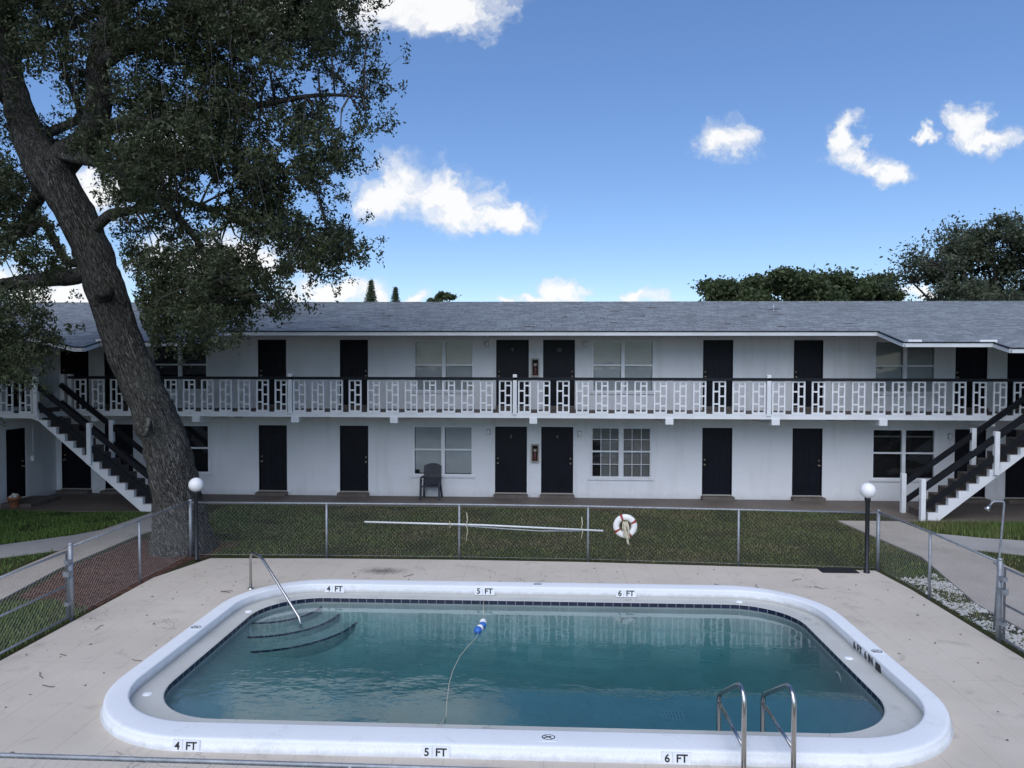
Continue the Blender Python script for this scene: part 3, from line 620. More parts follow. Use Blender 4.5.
# fittings
d_ = ray(838, 682); wx = PX1-led[1]-.012; fc = CAM + d_*((wx-CAM.x)/d_.x)
b = MB(); b.tube([(wx, fc.y+.13*math.cos(t), fc.z+.13*math.sin(t)) for t in [i*2*math.pi/24 for i in range(25)]], .012, 6); b.build('return_fitting', M['ledge'], pool)
d_ = gnd(672, 716, fz(1.9)); q = MB(); dz = fz(d_.x)+.004
for i in range(7): q.box(d_.x-.16+.05*i, d_.x-.135+.05*i, d_.y-.12, d_.y+.12, dz-.06, dz+.012)
for yy_ in (-.135, 0, .12): q.box(d_.x-.18, d_.x+.19, d_.y+yy_, d_.y+yy_+.015, dz-.06, dz+.014)
q.build('main_drain', M['lampgrey'], pool)
for x, y in ((-4.93, 12.05), (-4.96, 8.95), (3.4, 12.99), (4.30, 10.55)):
    q = MB(); q.lathe((x, y, -.03), [(.001, .014), (.05, .012), (.062, .002), (.062, 0)], 16); q.build('gutter_lid', M['trim'], pool)

# handrail at the pool steps
hr = MB().tube([(-5.36,13.2,0), (-5.36,13.2,.56), (-5.345,13.185,.63), (-5.30,13.15,.665), (-5.08,12.96,.65), (-5.0,12.89,.61), (-4.09,12.08,-.12), (-4.05,12.04,-.2), (-4.05,12.04,-.4)], .024, 10)
hr.lathe((-5.36,13.2,0), [(.055, 0), (.05, .018), (.024, .024)], 16)
tag(hr.build('pool_handrail', M['steel']), 'bent stainless steel handrail running down to the corner steps of the pool', 'handrail')
def grab(x, label):
    t = thing('pool_ladder_rail', (x, 7.46, 0), label, 'ladder rail', 'pair of steel ladder rails at the near pool edge')
    MB().tube([(x,7.40,0), (x,7.41,.74), (x-.002,7.44,.80), (x-.005,7.52,.845), (x-.01,7.60,.83), (x-.02,8.28,.44), (x-.02,8.36,.38), (x-.02,8.38,.30), (x-.02,8.38,-.62)], .026, 12).build('rail_tube', M['steel'], t)
    MB().tube([(x,7.41,.27), (x-.02,8.38,.29)], .020, 10).build('brace', M['steel'], t)
    q = MB(); q.lathe((x, 7.40, 0), [(.06, 0), (.055, .02), (.026, .026)], 16); q.build('escutcheon', M['steel'], t)
grab(2.0, 'left of the two steel ladder rails at the near pool edge'); grab(2.49, 'right of the two steel ladder rails, nearer the 6 FT corner')

# float line
fl = thing('float_line', (-1.02, 11.6, WZ), 'thin safety rope across the pool with one white and two blue floats', 'float rope')
MB().tube([(-1.18,7.95,.14), (-1.18,8.0,.13), (-1.175,8.36,-.02), tuple(gnd(446,716,WZ)), tuple(gnd(447,700,WZ)), tuple(gnd(449,684,WZ)), tuple(gnd(453,670,WZ)), tuple(gnd(460,656,WZ)), tuple(gnd(469,645,WZ)), tuple(gnd(476,638,WZ+.02)), (-1.0,11.9,WZ+.02), (-1.02,12.3,WZ+.005), (-1.06,12.75,WZ+.03), (-1.06,12.87,-.03)], .0042, 6).build('rope', M['rope'], fl)
MB().sphere((-.995,11.93,WZ+.03), (.058,.064,.058)).build('float', M['ringw'], fl); MB().sphere((-.99,11.79,WZ+.03), (.06,.07,.056)).build('float', M['blue'], fl)
f3 = MB().sphere((-1.045,11.55,WZ+.035), (.064,.086,.06)).build('float', M['blue'], fl); q = MB(); q.tube([(-1.022,11.625,WZ+.04), (-1.016,11.645,WZ+.04)], .056, 18); q.build('band', M['ringw'], f3)

# ------------------------------------------------------------------ chain-link fence
def wires(b, P, L, z0, z1, pitch=.042, r=.0010):
    """zigzag wires of a chain-link sheet; P(s) gives the plan point at length s"""
    nz = int((z1-z0)/(pitch)*1.0); dz = (z1-z0)/nz; ns = int(L/pitch)
    vs = []; fs = []
    for i in range(ns):
        o = len(vs)
        for k in range(nz+1):
            s_ = (i+.5)*pitch + (.5 if ((k+i) % 2) else -.5)*pitch*1.02
            x, y = P(min(max(s_, 0), L)); z = z0+k*dz
            for a in (0, 2.09, 4.19): vs.append((x+r*math.cos(a), y+r*math.sin(a)+(.002 if k % 2 else -.002), z+r*.4*math.sin(a*2)))
        for k in range(nz):
            for a in range(3): fs.append((o+k*3+a, o+k*3+(a+1)%3, o+k*3+3+(a+1)%3, o+k*3+3+a))
    b.add(vs, fs, False)
def poly_param(pts, off=(0, 0)):
    pts = [Vector((p[0]+off[0], p[1]+off[1])) for p in pts]; seg = [(pts[i+1]-pts[i]).length for i in range(len(pts)-1)]; L = sum(seg)
    def P(s):
        for i, l in enumerate(seg):
            if s <= l or i == len(seg)-1: q = pts[i].lerp(pts[i+1], s/l); return q.x, q.y
            s -= l
    return P, L
def fence(label, pts, h=1.15, posts=None, off=(0, .035), thick=()):
    mid = pts[len(pts)//2]
    t = thing('chain_link_fence', (mid[0], mid[1], 0), label, 'fence')
    for i, p in enumerate(posts if posts is not None else pts):
        rr = .037 if i in thick else .024
        q = MB().tube([(p[0], p[1], -.1), (p[0], p[1], h-.02 + (.06 if i in thick else 0))], rr, 10); q.sphere((p[0], p[1], h-.015 + (.06 if i in thick else 0)), (rr*1.15, rr*1.15, .03), 10)
        q.build('fence_post', M['galv'], t)
    MB().tube([(p[0], p[1], h) for p in pts], .019, 8).build('top_rail', M['galv'], t)
    P, L = poly_param(pts, off); b = MB(); wires(b, P, L, .02, h+.035); 
    b.tube([(*P(L*i/40), .03) for i in range(41)], .002, 4)
    b.build('wire_mesh', M['wire'], t); return t
far = [(-7.55,15.4),(-4.63,15.47),(-1.80,15.5),(.91,15.45),(3.97,15.26),(6.69,15.08)]
fence('far run of chain-link fence between the pool deck and the lawn', far, off=(0, .04), thick=(0, 5))
fence('left run of chain-link fence beside the mulch and the big oak', [(-7.56,15.36),(-7.6,13.5),(-7.58,11.45)], posts=[(-7.6,13.5),(-7.58,11.45)], off=(-.04, 0), thick=(1,), h=1.17)
fence('right run of chain-link fence beside the white gravel', [(6.69,15.03),(6.79,13.28),(6.79,11.28)], posts=[(6.79,13.28),(6.79,11.28)], off=(.04, 0), thick=(1,), h=1.17)
fence('near run of chain-link fence, only its top rail showing along the bottom', [(-7.55,5.35),(-4.4,5.33),(-1.42,5.31),(1.5,5.29),(4.4,5.27),(6.8,5.25)], off=(0, -.03), h=1.15)
fence('left chain-link run between the gate and the near corner', [(-7.58,9.3),(-7.57,7.4),(-7.55,5.4)], off=(-.04, 0), h=1.17)
fence('right chain-link run between the gate and the near corner', [(6.79,9.3),(6.8,7.4),(6.8,5.3)], off=(.04, 0), h=1.17)
def gate(label, x, y0, y1):
    t = thing('chain_link_gate', (x, (y0+y1)/2, 0), label, 'gate')
    q = MB().tube([(x, y0, .06), (x, y0, 1.12), (x, y1, 1.12), (x, y1, .06), (x, y0, .06)], .02, 8); q.build('gate_frame', M['galv'], t)
    MB().tube([(x, y0, .58), (x, y1, .58)], .018, 8).build('mid_rail', M['galv'], t)
    b = MB(); wires(b, lambda s: (x, y0-s), y0-y1, .07, 1.14); b.build('wire_mesh', M['wire'], t)
    for z in (.25, .92): MB().box(x-.035, x+.035, y0-.02, y0+.09, z, z+.06).build('hinge', M['galv'], t)
    MB().box(x-.045, x+.045, y0-.03, y0+.1, .72, .80).build('latch', M['galv'], t)
gate('chain-link gate on the left of the pool with a middle rail', -7.58, 11.35, 9.42)
gate('chain-link gate on the right of the pool beyond the shower pipe', 6.79, 11.16, 9.42)

# ------------------------------------------------------------------ lamps, shower and loose things
def lamp(x, y, h, r, label):
    t = thing('lamp_post', (x, y, 0), label, 'lamp post', 'globe lamps at the far corners of the pool deck')
    MB().lathe((x, y, 0), [(.06, 0), (.06, .03), (.042, .05), (.040, h-r-.09), (.055, h-r-.05), (.06, h-r+.02), (.04, h-r+.04)], 16).build('pole', M['metal_black'], t)
    MB().sphere((x, y, h), r, 28).build('globe', M['globe'], t)
lamp(-7.29, 15.12, 1.58, .148, 'globe lamp on a black post in front of the oak trunk'); lamp(6.38, 14.86, 1.635, .150, 'globe lamp on a black post beside the black mat')
sh = thing('outdoor_shower', (7.05, 11.72, 0), 'thin outdoor shower pipe with a bent head beside the right gate post', 'shower')
MB().tube([(6.98,11.72,-.05), (7.03,11.72,.9), (7.10,11.72,1.96), (7.095,11.72,1.995), (7.06,11.72,2.005), (6.96,11.72,2.005), (6.92,11.72,1.985), (6.87,11.72,1.92)], .016, 8).build('pipe', M['galv'], sh)
q = MB().tube([(6.885,11.72,1.935), (6.86,11.72,1.905), (6.84,11.72,1.875)], [.018, .03, .046], 14); q.build('shower_head', M['steel'], sh)
q = MB().box(7.03,7.09,11.67,11.77,.98,1.05); q.tube([(7.06,11.72,1.02), (7.0,11.72,1.03)], .012, 8); q.tube([(7.0,11.66,1.03), (7.0,11.78,1.03)], .012, 8); q.build('valve', M['galv'], sh)

rg = thing('life_ring', (1.67, 15.36, .5), 'white life ring with red bands and a cream rope hung on the far fence', 'life ring')
def torus(c, Rr, r, n=36, m=12):
    b = MB(); vs = []; fs = []
    for i in range(n):
        a = 2*math.pi*i/n
        for j in range(m):
            t = 2*math.pi*j/m; q = Rr + r*math.cos(t)
            vs.append((c[0]+q*math.cos(a), c[1]+r*.8*math.sin(t), c[2]+q*math.sin(a)))
    for i in range(n):
        for j in range(m): fs.append((i*m+j, ((i+1)%n)*m+j, ((i+1)%n)*m+(j+1)%m, i*m+(j+1)%m))
    return b.add(vs, fs, True)
RC = (1.67, 15.33, .77); torus(RC, .185, .065).build('ring', M['ringw'], rg)
for a in (28, 112, 208, 298):
    b = MB(); vs = []; fs = []
    for k_, da in enumerate((-7, 7)):
        for j in range(14):
            t = 2*math.pi*j/14; q = .185 + .068*math.cos(t); an = R(a+da); vs.append((RC[0]+q*math.cos(an), RC[1]+.055*math.sin(t), RC[2]+q*math.sin(an)))
    for j in range(14): fs.append((j, (j+1)%14, 14+(j+1)%14, 14+j))
    b.add(vs, fs, True); b.build('band', M['ringr'], rg)
b = MB()
for i in range(9):
    x = 1.66+.012*(i-4); top = .86+.02*math.sin(i*2.1); bot = .56+.05*math.sin(i*1.7)
    b.tube([(x+.01, 15.30, top), (x+.03*math.sin(i), 15.255, (top+bot)/2+.03), (x+.035+.02*math.sin(i*3), 15.25, bot), (x+.05, 15.26, bot+.06)], .011, 6)
b.tube([(1.70,15.25,.6), (1.72,15.24,.5), (1.74,15.25,.40), (1.71,15.25,.44), (1.70,15.25,.5)], .013, 6)
b.build('rope', M['rope'], rg)
tag(MB().tube([(-3.78,15.33,.795), (-1.3,15.335,.755), (1.22,15.34,.665)], .019, 8).build('pool_pole', M['pole']), 'long white aluminium pole tied along the far fence, the upper of the two', 'pole')
tag(MB().tube([(-1.9,15.29,.76), (-.9,15.29,.695), (-.1,15.29,.655), (.75,15.29,.665)], .013, 8).build('pool_pole', M['galv']), 'thinner grey pole sagging just under the long white pole on the fence', 'pole')
for x, z0, z1, l in ((-1.62,.42,1.02,'cream rope tie hanging by the fence post left of the pole middle'), (.77,.50,.96,'cream rope tie near the right end of the poles'), (-1.98,.70,.83,'small cream knot on the white pole left of the fence post')):
    pts = [(x, 15.30, z1), (x+.015, 15.29, z1-.15), (x-.005, 15.27, (z0+z1)/2+.03), (x+.02, 15.27, (z0+z1)/2-.05), (x-.01, 15.30, z0)]
    tag(MB().tube(pts, .009, 6).build('rope_tie', M['rope']), l, 'rope')
tag(MB().tube([(1.2,15.33,.66), (1.3,15.31,.6), (1.38,15.3,.42), (1.33,15.3,.25), (1.2,15.3,.14), (1.1,15.3,.10)], .005, 5).build('cord', M['twig']), 'thin dark cord trailing from the right end of the white pole', 'cord')
mt = MB(); mt.box(5.50,6.22,14.80,15.14,.002,.016)
for i in range(8): mt.box(5.525+.085*i, 5.575+.085*i, 14.82,15.12,.016,.022)
tag(mt.build('drain_mat', M['rubber'], bevel=.004), 'black ribbed mat lying at the deck edge beside the right lamp post', 'mat')
ch = thing('plastic_chair', (-3.47, 22.42, 0), 'dark grey resin armchair standing on the porch under the blinded window', 'chair')
cx_, cyb = -3.47, 22.42
b = MB(); nsl = 9; outl = []
for i in range(nsl):
    u = -1+2*(i+.5)/nsl; x0 = cx_+.275*(-1+2*i/nsl)+.004; x1 = cx_+.275*(-1+2*(i+1)/nsl)-.004; zt = 1.04-.09*abs(u)**2.4
    for za, zb in ((.40, .40+(zt-.40)*.5), (.40+(zt-.40)*.5+.001, zt)):
        ya = cyb+.22+(za-.4)*.25; yb_ = cyb+.22+(zb-.4)*.25; cv = .05*(1-u*u)
        b.add([(x0,ya+cv,za),(x1,ya+cv,za),(x1,yb_+cv,zb),(x0,yb_+cv,zb),(x0,ya+cv+.02,za),(x1,ya+cv+.02,za),(x1,yb_+cv+.02,zb),(x0,yb_+cv+.02,zb)], [(0,1,2,3),(7,6,5,4),(0,4,5,1),(1,5,6,2),(2,6,7,3),(3,7,4,0)])
b.box(cx_-.27, cx_+.27, cyb+.225, cyb+.245, .40, .62)
b.build('backrest', M['plast'], ch)
MB().add([(cx_-.26,cyb-.25,.43),(cx_+.26,cyb-.25,.43),(cx_+.25,cyb+.24,.39),(cx_-.25,cyb+.24,.39),(cx_-.26,cyb-.25,.39),(cx_+.26,cyb-.25,.39),(cx_+.25,cyb+.24,.36),(cx_-.25,cyb+.24,.36)], [(0,1,2,3),(7,6,5,4),(0,4,5,1),(1,5,6,2),(2,6,7,3),(3,7,4,0)]).build('seat', M['plast'], ch, bevel=.01)
for sx in (-1, 1):
    MB().beam((cx_+sx*.285,cyb-.27,0), (cx_+sx*.275,cyb-.22,.62), .055, .05).build('leg', M['plast'], ch)
    MB().beam((cx_+sx*.28,cyb+.36,0), (cx_+sx*.25,cyb+.22,.46), .05, .05).build('leg', M['plast'], ch)
    MB().tube([(cx_+sx*.275,cyb-.26,.60), (cx_+sx*.29,cyb-.18,.645), (cx_+sx*.295,cyb+.1,.655), (cx_+sx*.27,cyb+.29,.63)], [.02,.03,.03,.022], 8).build('armrest', M['plast'], ch)
pt = thing('flower_pot', (-15.1, 20.35, 0), 'terracotta pot filled with pale stones by the left ground-floor door', 'flower pot')
MB().lathe((-15.1, 20.35, 0), [(.10, 0), (.15, .24), (.18, .245), (.18, .31), (.155, .31), (.15, .27), (.001, .265)], 20).build('pot', M['terra'], pt)
b = MB(); [b.sphere((-15.1+random.uniform(-.08,.08), 20.35+random.uniform(-.08,.08), .31+random.uniform(0,.05)), random.uniform(.04,.07), 10) for _ in range(9)]; b.build('stones', M['flower'], pt)
# ------------------------------------------------------------------ apartment building
YW = 22.85; YB = 21.15; FLZ = 2.72
bld = thing('apartment_building', (0, YW, 0), 'white two-storey apartment block with grey shingle roof, black doors and a long patterned balcony', 'apartment building')
def wall(name, mp, u0, u1, z0, ztop, ops, mat, depth=.13):
    us = sorted({u0, u1, *[o[0] for o in ops], *[o[1] for o in ops]}); zs = sorted({z0, ztop, *[o[2] for o in ops], *[o[3] for o in ops]})
    b = MB()
    for i in range(len(us)-1):
        for j in range(len(zs)-1):
            um = (us[i]+us[i+1])/2; zm = (zs[j]+zs[j+1])/2
            if any(o[0] < um < o[1] and o[2] < zm < o[3] for o in ops): continue
            b.add([mp(us[i], zs[j], 0), mp(us[i+1], zs[j], 0), mp(us[i+1], zs[j+1], 0), mp(us[i], zs[j+1], 0)], [(0,1,2,3)])
    for a0, a1, c0, c1 in ops:
        p = [(a0, c0), (a1, c0), (a1, c1), (a0, c1)]
        for k in range(4):
            (ua, za), (ub, zb) = p[k], p[(k+1) % 4]
            b.add([mp(ua, za, 0), mp(ub, zb, 0), mp(ub, zb, depth), mp(ua, za, depth)], [(0,1,2,3)])
    return b.build(name, mat, bld)
mainmap = lambda u, z, d: (u, YW+d, z)
XL, XR = -15.55, 15.85
D_low = [(-8.99,-8.09,'L'),(-6.41,-5.51,'R'),(-1.54,-.55,'L'),(-.11,.88,'R'),(4.82,5.73,'L'),(7.54,8.44,'R'),(12.36,13.28,'L'),(13.86,14.78,'R'),(-15.38,-14.42,'L'),(-13.96,-13.04,'R')]
D_up = [(-9.0,-8.1,'L'),(-6.40,-5.51,'R'),(-1.51,-.50,'L'),(-.06,.92,'R'),(4.82,5.73,'L'),(7.55,8.43,'L'),(12.34,13.28,'L'),(13.86,14.78,'R'),(-15.38,-14.46,'L'),(-13.95,-13.02,'R')]
W = [(-4.07,-2.20,3.27,4.85,'blind'),(1.44,3.34,3.27,4.86,'blind'),(9.94,11.77,3.27,4.86,'blind'),(-12.4,-10.6,3.27,4.84,'dark'),
     (-4.10,-2.22,.65,2.21,'blind'),(1.40,3.30,.62,2.20,'grid'),(9.90,11.80,.65,2.20,'dark'),(-12.4,-10.56,.65,2.20,'dark')]
ops = [(a, b_, .13, 2.19) for a, b_, _ in D_low] + [(a, b_, FLZ+.11, 4.875) for a, b_, _ in D_up] + [w_[:4] for w_ in W]
wall('front_wall', mainmap, XL, XR, -.05, 5.36, ops, M['stucco'])
lmap = lambda u, z, d: (XL-d, u, z); rmap = lambda u, z, d: (XR+d, u, z)
wall('wing_wall', lambda u, z, d: lmap(u, z, d), 12, YW, -.05, 5.1, [(20.66,21.46,.13,2.19),(20.66,21.46,FLZ+.11,4.87)], M['stucco'])
wall('wing_wall', rmap, 12, YW, -.05, 5.1, [(20.6,21.5,.13,2.19)], M['stucco'])
back = MB(); back.box(XL-8, XR+8, YW+8.4, YW+8.6, -.05, 5.0); back.build('back_wall', M['stucco'], bld)
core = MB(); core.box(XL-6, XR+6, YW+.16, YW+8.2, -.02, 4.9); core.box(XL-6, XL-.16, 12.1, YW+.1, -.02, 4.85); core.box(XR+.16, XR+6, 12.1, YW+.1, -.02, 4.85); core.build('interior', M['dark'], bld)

def door_mesh(wd, ht):
    b = MB(); b.box(-wd/2, wd/2, 0, .04, 0, ht)
    st = .115*wd/.9; pw = (wd-3*st)/2
    for row0, row1 in ((.10, .36), (.41, .76), (.81, .945)):
        for s_ in (0, 1):
            x0 = -wd/2+st+s_*(pw+st); x1 = x0+pw; z0 = ht*row0; z1 = ht*row1
            for xa, xb, za, zb in ((x0, x1, z0, z0+.022), (x0, x1, z1-.022, z1), (x0, x0+.022, z0+.022, z1-.022), (x1-.022, x1, z0+.022, z1-.022)): b.box(xa, xb, -.010, .001, za, zb)
            b.box(x0+.05, x1-.05, -.007, .001, z0+.05, z1-.05)
    return b
def door(mp3, u0, u1, z0, z1, side, num=None):
    wd = u1-u0-.03; ht = z1-z0-.02; b = door_mesh(wd, ht); um = (u0+u1)/2
    b.v = [mp3(um+x, z0+.008+z, .055+y) for x, y, z in b.v]
    o = b.build('door', M['black'], bld)
    kx = um + (-1 if side == 'L' else 1)*(wd/2-.07)
    k_ = MB().sphere((0, -.06, 0), .030, 12); k_.tube([(0, .0, 0), (0, -.05, 0)], .012, 8); k_.tube([(0,.0,0),(0,-.012,0)], .034, 12)
    k_.v = [mp3(kx+x, z0+.92+z, .055+y) for x, y, z in k_.v]; k_.build('knob', M['brass'], o)
    k2 = MB().tube([(0, .0, 0), (0, -.025, 0)], .028, 12); k2.v = [mp3(kx+x, z0+1.07+z, .055+y) for x, y, z in k2.v]; k2.build('deadbolt', M['brass'], o)
    if num: letters(num, .15, mp3(um, z1-.36, .037), (1,0,0), (0,0,1), 'house_number', M['numgrey'], o)
    f = MB()
    for a0, a1, c0, c1 in ((u0+.0015, u0+.028, z0, z1-.0015), (u1-.028, u1-.0015, z0, z1-.0015), (u0+.028, u1-.028, z1-.022, z1-.0015)):
        q = [mp3(a, c, d) for d in (.012, .10) for a, c in ((a0, c0), (a1, c0), (a1, c1), (a0, c1))]
        f.add(q, [(0,1,2,3), (4,7,6,5), (0,4,5,1), (1,5,6,2), (2,6,7,3), (3,7,4,0)])
    f.build('door_frame', M['black'], o)
    return o
for i, (a, b_, s_) in enumerate(D_low):
    door(mainmap, a, b_, .13, 2.19, s_, {2: '3', 3: '4'}.get(i))
    MB().box(a-.03, b_+.03, YW-.26, YW-.002, -.04, .105).build('door_step', M['brown'], bld, bevel=.008)
    MB().box(a+.002, b_-.002, YW-.02, YW+.12, .106, .129).build('threshold', M['tan'], bld)
for i, (a, b_, s_) in enumerate(D_up):
    door(mainmap, a, b_, FLZ+.11, 4.875, s_, {2: '9', 3: '10'}.get(i))
    MB().box(a+.002, b_-.002, YW-.10, YW+.12, FLZ+.002, FLZ+.109).build('threshold', M['brown'], bld)
door(lmap, 20.66, 21.46, .13, 2.19, 'R'); MB().box(XL+.002, XL+.9, 20.4, 21.7, -.04, .10).build('door_step', M['brown'], bld)
door(lmap, 20.66, 21.46, FLZ+.11, 4.87, 'R'); door(rmap, 20.6, 21.5, .13, 2.19, 'L')

def window(x0, x1, z0, z1, kind):
    fr = MB(); t = .05; xm = (x0+x1)/2; mw_ = .055; zm = z0+(z1-z0)*(.52)
    y0, y1 = YW-.018, YW+.07; e = .0015
    fr.box(x0+e, x0+t, y0, y1, z0+e, z1-e); fr.box(x1-t, x1-e, y0, y1, z0+e, z1-e); fr.box(x0+t, x1-t, y0, y1, z1-t, z1-e); fr.box(x0+t, x1-t, y0, y1, z0+e, z0+t)
    fr.box(xm-mw_, xm+mw_, y0-.004, y1, z0+t, z1-t)
    for a, b_ in ((x0+t, xm-mw_), (xm+mw_, x1-t)):
        fr.box(a, b_, y0+.012, y1-.012, zm-.025, zm+.025)
        if kind == 'grid':
            for s_ in (.022,): fr.box(a, a+s_, y0+.02, y1-.01, z0+t, z1-t); fr.box(b_-s_, b_, y0+.02, y1-.01, z0+t, z1-t)
            for zz0, zz1 in ((z0+t, zm-.025), (zm+.025, z1-t)):
                for k_ in (1, 2): xx = a+(b_-a)*k_/3; fr.box(xx-.009, xx+.009, YW+.018, YW+.034, zz0, zz1)
                zz = (zz0+zz1)/2; fr.box(a, b_, YW+.019, YW+.033, zz-.009, zz+.009)
    o = fr.build('window', M['white'] if kind == 'grid' else M['trim'], bld)
    MB().box(x0-.05, x1+.05, YW-.05, YW-.002, z0-.055, z0-.002).build('sill', M['stucco'], o)
    for a, b_ in ((x0+t, xm-mw_), (xm+mw_, x1-t)):
        MB().add([(a, YW+.045, z0+t), (b_, YW+.045, z0+t), (b_, YW+.045, z1-t), (a, YW+.045, z1-t)], [(0,1,2,3)]).build('pane', M['glass'], o)
        if kind == 'blind': MB().box(a+.01, b_-.01, YW+.085, YW+.095, z0+t+(.02 if z0 < 1 else 0), z1-t).build('blind', M['blind'], o)
        elif kind == 'grid':
            c0 = a + (b_-a)*.32 if a < xm-.3 else a; MB().box(c0, b_-.01, YW+.10, YW+.11, z0+t, z1-t-.32).build('curtain', M['curtain'], o)
            MB().box(a+.01, b_-.01, YW+.085, YW+.095, z1-t-.36, z1-t).build('blind', M['curtain'], o)
        elif z0 < 1 and x0 > 0:
            MB().box(a, b_, YW+.10, YW+.11, z1-.27, z1-.23).build('curtain_rod', M['curtain'], o)
    return o
for w_ in W: window(*w_)
q = MB().box(-4.03, -3.90, YW+.018, YW+.04, .71, .83); q.box(-3.9, -2.75, YW+.02, YW+.04, .712, .73); q.build('window_opening', M['dark'], bld)
# wall lamps, cabinets, conduit, ceiling lamps
for x, z in ((-1.80, 4.74), (1.24, 4.74), (-1.74, 2.02), (1.07, 1.98), (12.2, 1.98)):
    b = MB().box(x-.055, x+.055, YW-.03, YW-.001, z-.09, z+.09); l_ = b.build('wall_lamp', M['metal_black'] if False else M['lampgrey'], bld)
    MB().lathe((x, YW-.075, z-.08), [(.03, 0), (.052, .03), (.055, .12), (.03, .15)], 12).build('shade', M['trim'], l_)
for z in (4.02, 1.38):
    c_ = MB(); x = -.30
    for a0, a1, c0, c1 in ((x-.12, x-.085, z-.28, z+.28), (x+.085, x+.12, z-.28, z+.28), (x-.085, x+.085, z+.24, z+.28), (x-.085, x+.085, z-.28, z-.24)): c_.box(a0, a1, YW-.11, YW-.001, c0, c1)
    o = c_.build('extinguisher_cabinet', M['tan'], bld)
    MB().box(x-.085, x+.085, YW-.03, YW-.002, z-.24, z+.24).build('cabinet_back', M['dark'], o)
    MB().lathe((x, YW-.07, z-.22), [(.05, 0), (.055, .02), (.055, .20), (.03, .25), (.016, .30)], 12).build('extinguisher', M['redcab'], o)
    MB().box(x-.045, x+.045, YW-.10, YW-.04, z+.05, z+.13).build('placard', M['tan'], o)
q = MB().tube([(XL+.03,21.75,1.30), (XL+.03,21.75,2.15), (XL+.03,21.82,2.3), (XL+.03,21.98,2.38)], .014, 8); q.box(XL+.002, XL+.09, 21.68, 21.84, 1.16, 1.32); q.build('conduit', M['trim'], bld)
for x, z in ((-9.15, 4.985), (-9.15, 2.565), (8.25, 4.985), (8.25, 2.565)):
    MB().lathe((x, 21.75, z-.06), [(.001, 0), (.10, .005), (.13, .03), (.14, .058)], 16).build('ceiling_lamp', M['lampgrey'], bld)

# balcony
sl = MB().box(-14.1, XR-.01, YB, YW-.003, 2.58, FLZ); sl.box(XL+.01, -14.1, 20.0, YW-.003, 2.58, FLZ); sl.box(13.62, XR-.01, 20.0, YB, 2.58, FLZ)
slab = sl.build('balcony_slab', M['white'], bld)
fl_ = MB().box(-14.1, XR-.02, YB+.07, YW-.004, FLZ, FLZ+.006); fl_.box(XL+.02, -14.1, 20.07, YW-.004, FLZ, FLZ+.006); fl_.box(13.62, XR-.02, 20.07, YB+.07, FLZ, FLZ+.006); fl_.build('balcony_floor', M['brown'], slab)
for x in (-10.17, -7.24, -4.35, -.33, 3.53, 6.5, 9.47, 12.4, -13.2):
    MB().box(x-.11, x+.11, YB-.03, YW-.002, 2.42, 2.579).build('beam', M['white'], slab)
top = MB(); top.box(-14.0, XR, YB-.03, YB+.08, 3.665, 3.745)
rail = top.build('balcony_railing', M['rail'], bld)
MB().box(XL, -14.17, 20.0, 20.1, 3.665, 3.745).build('top_rail', M['rail'], rail); MB().box(13.75, XR, 20.0, 20.1, 3.665, 3.745).build('top_rail', M['rail'], rail)
def panel_mesh(x, y):
    b = MB(); w_ = .37; h0, h1 = FLZ+.006, 3.66; z0 = h0+.05; d0, d1 = y-.02, y+.02; r = .042
    L, Rr = x-w_/2, x+w_/2; H = h1-z0
    b.box(L-.0, Rr+.0, y-.035, y+.035, h0-.03, z0)                       # foot
    b.box(L, L+r, d0, d1, z0, h1); b.box(Rr-r, Rr, d0, d1, z0, h1); b.box(L+r, Rr-r, d0, d1, h1-r, h1-.001)
    b.box(x-r/2, x+r/2, d0+.002, d1-.002, z0, h1-r)
    for t in (.66, .26): b.box(L+r, x-r/2, d0+.003, d1-.003, z0+H*t-r/2, z0+H*t+r/2)
    for t in (.83, .51, .195): b.box(x+r/2, Rr-r, d0+.003, d1-.003, z0+H*t-r/2, z0+H*t+r/2)
    return b
p0 = panel_mesh(0, YB+.03).build('panel', M['white'], rail); p0x = 0.0; used = [False]
def put(x, y=YB+.03):
    if not used[0]:
        used[0] = True; WL[p0] = WL[p0] + Vector((x, 0, 0)); p0.location = WL[p0]-WL[rail]; put.x = x
    else: dup(p0, (x-put.x, y-(YB+.03), 0), rail)
P_ = [-7.39, -.86, 6.31]
for a, b_, n in ((-7.39, -.86, 12), (-.86, 6.31, 13)):
    for i in range(n): put(a + (b_-a)*(i+.5)/n)
for i in range(12):
    x = -7.39 - .545*(i+.5)
    if x > -13.9: put(x)
for i in range(17): put(6.31 + .552*(i+.5))
for x in (-14.5, -15.05): put(x, 20.05)
for x in (14.1, 14.65, 15.2): put(x, 20.05)
for x in P_: MB().prism([(x-.058, YB-.03), (x+.058, YB-.03), (x+.058, YB+.086), (x-.058, YB+.086)], FLZ-.05, 3.83).build('post', M['white'], rail, bevel=.012)
MB().box(-14.02, -13.90, YB-.02, YB+.1, FLZ, 3.80).build('post', M['white'], rail); MB().box(-14.24, -14.12, YB-.02, YB+.1, FLZ, 3.80).build('post', M['white'], rail)

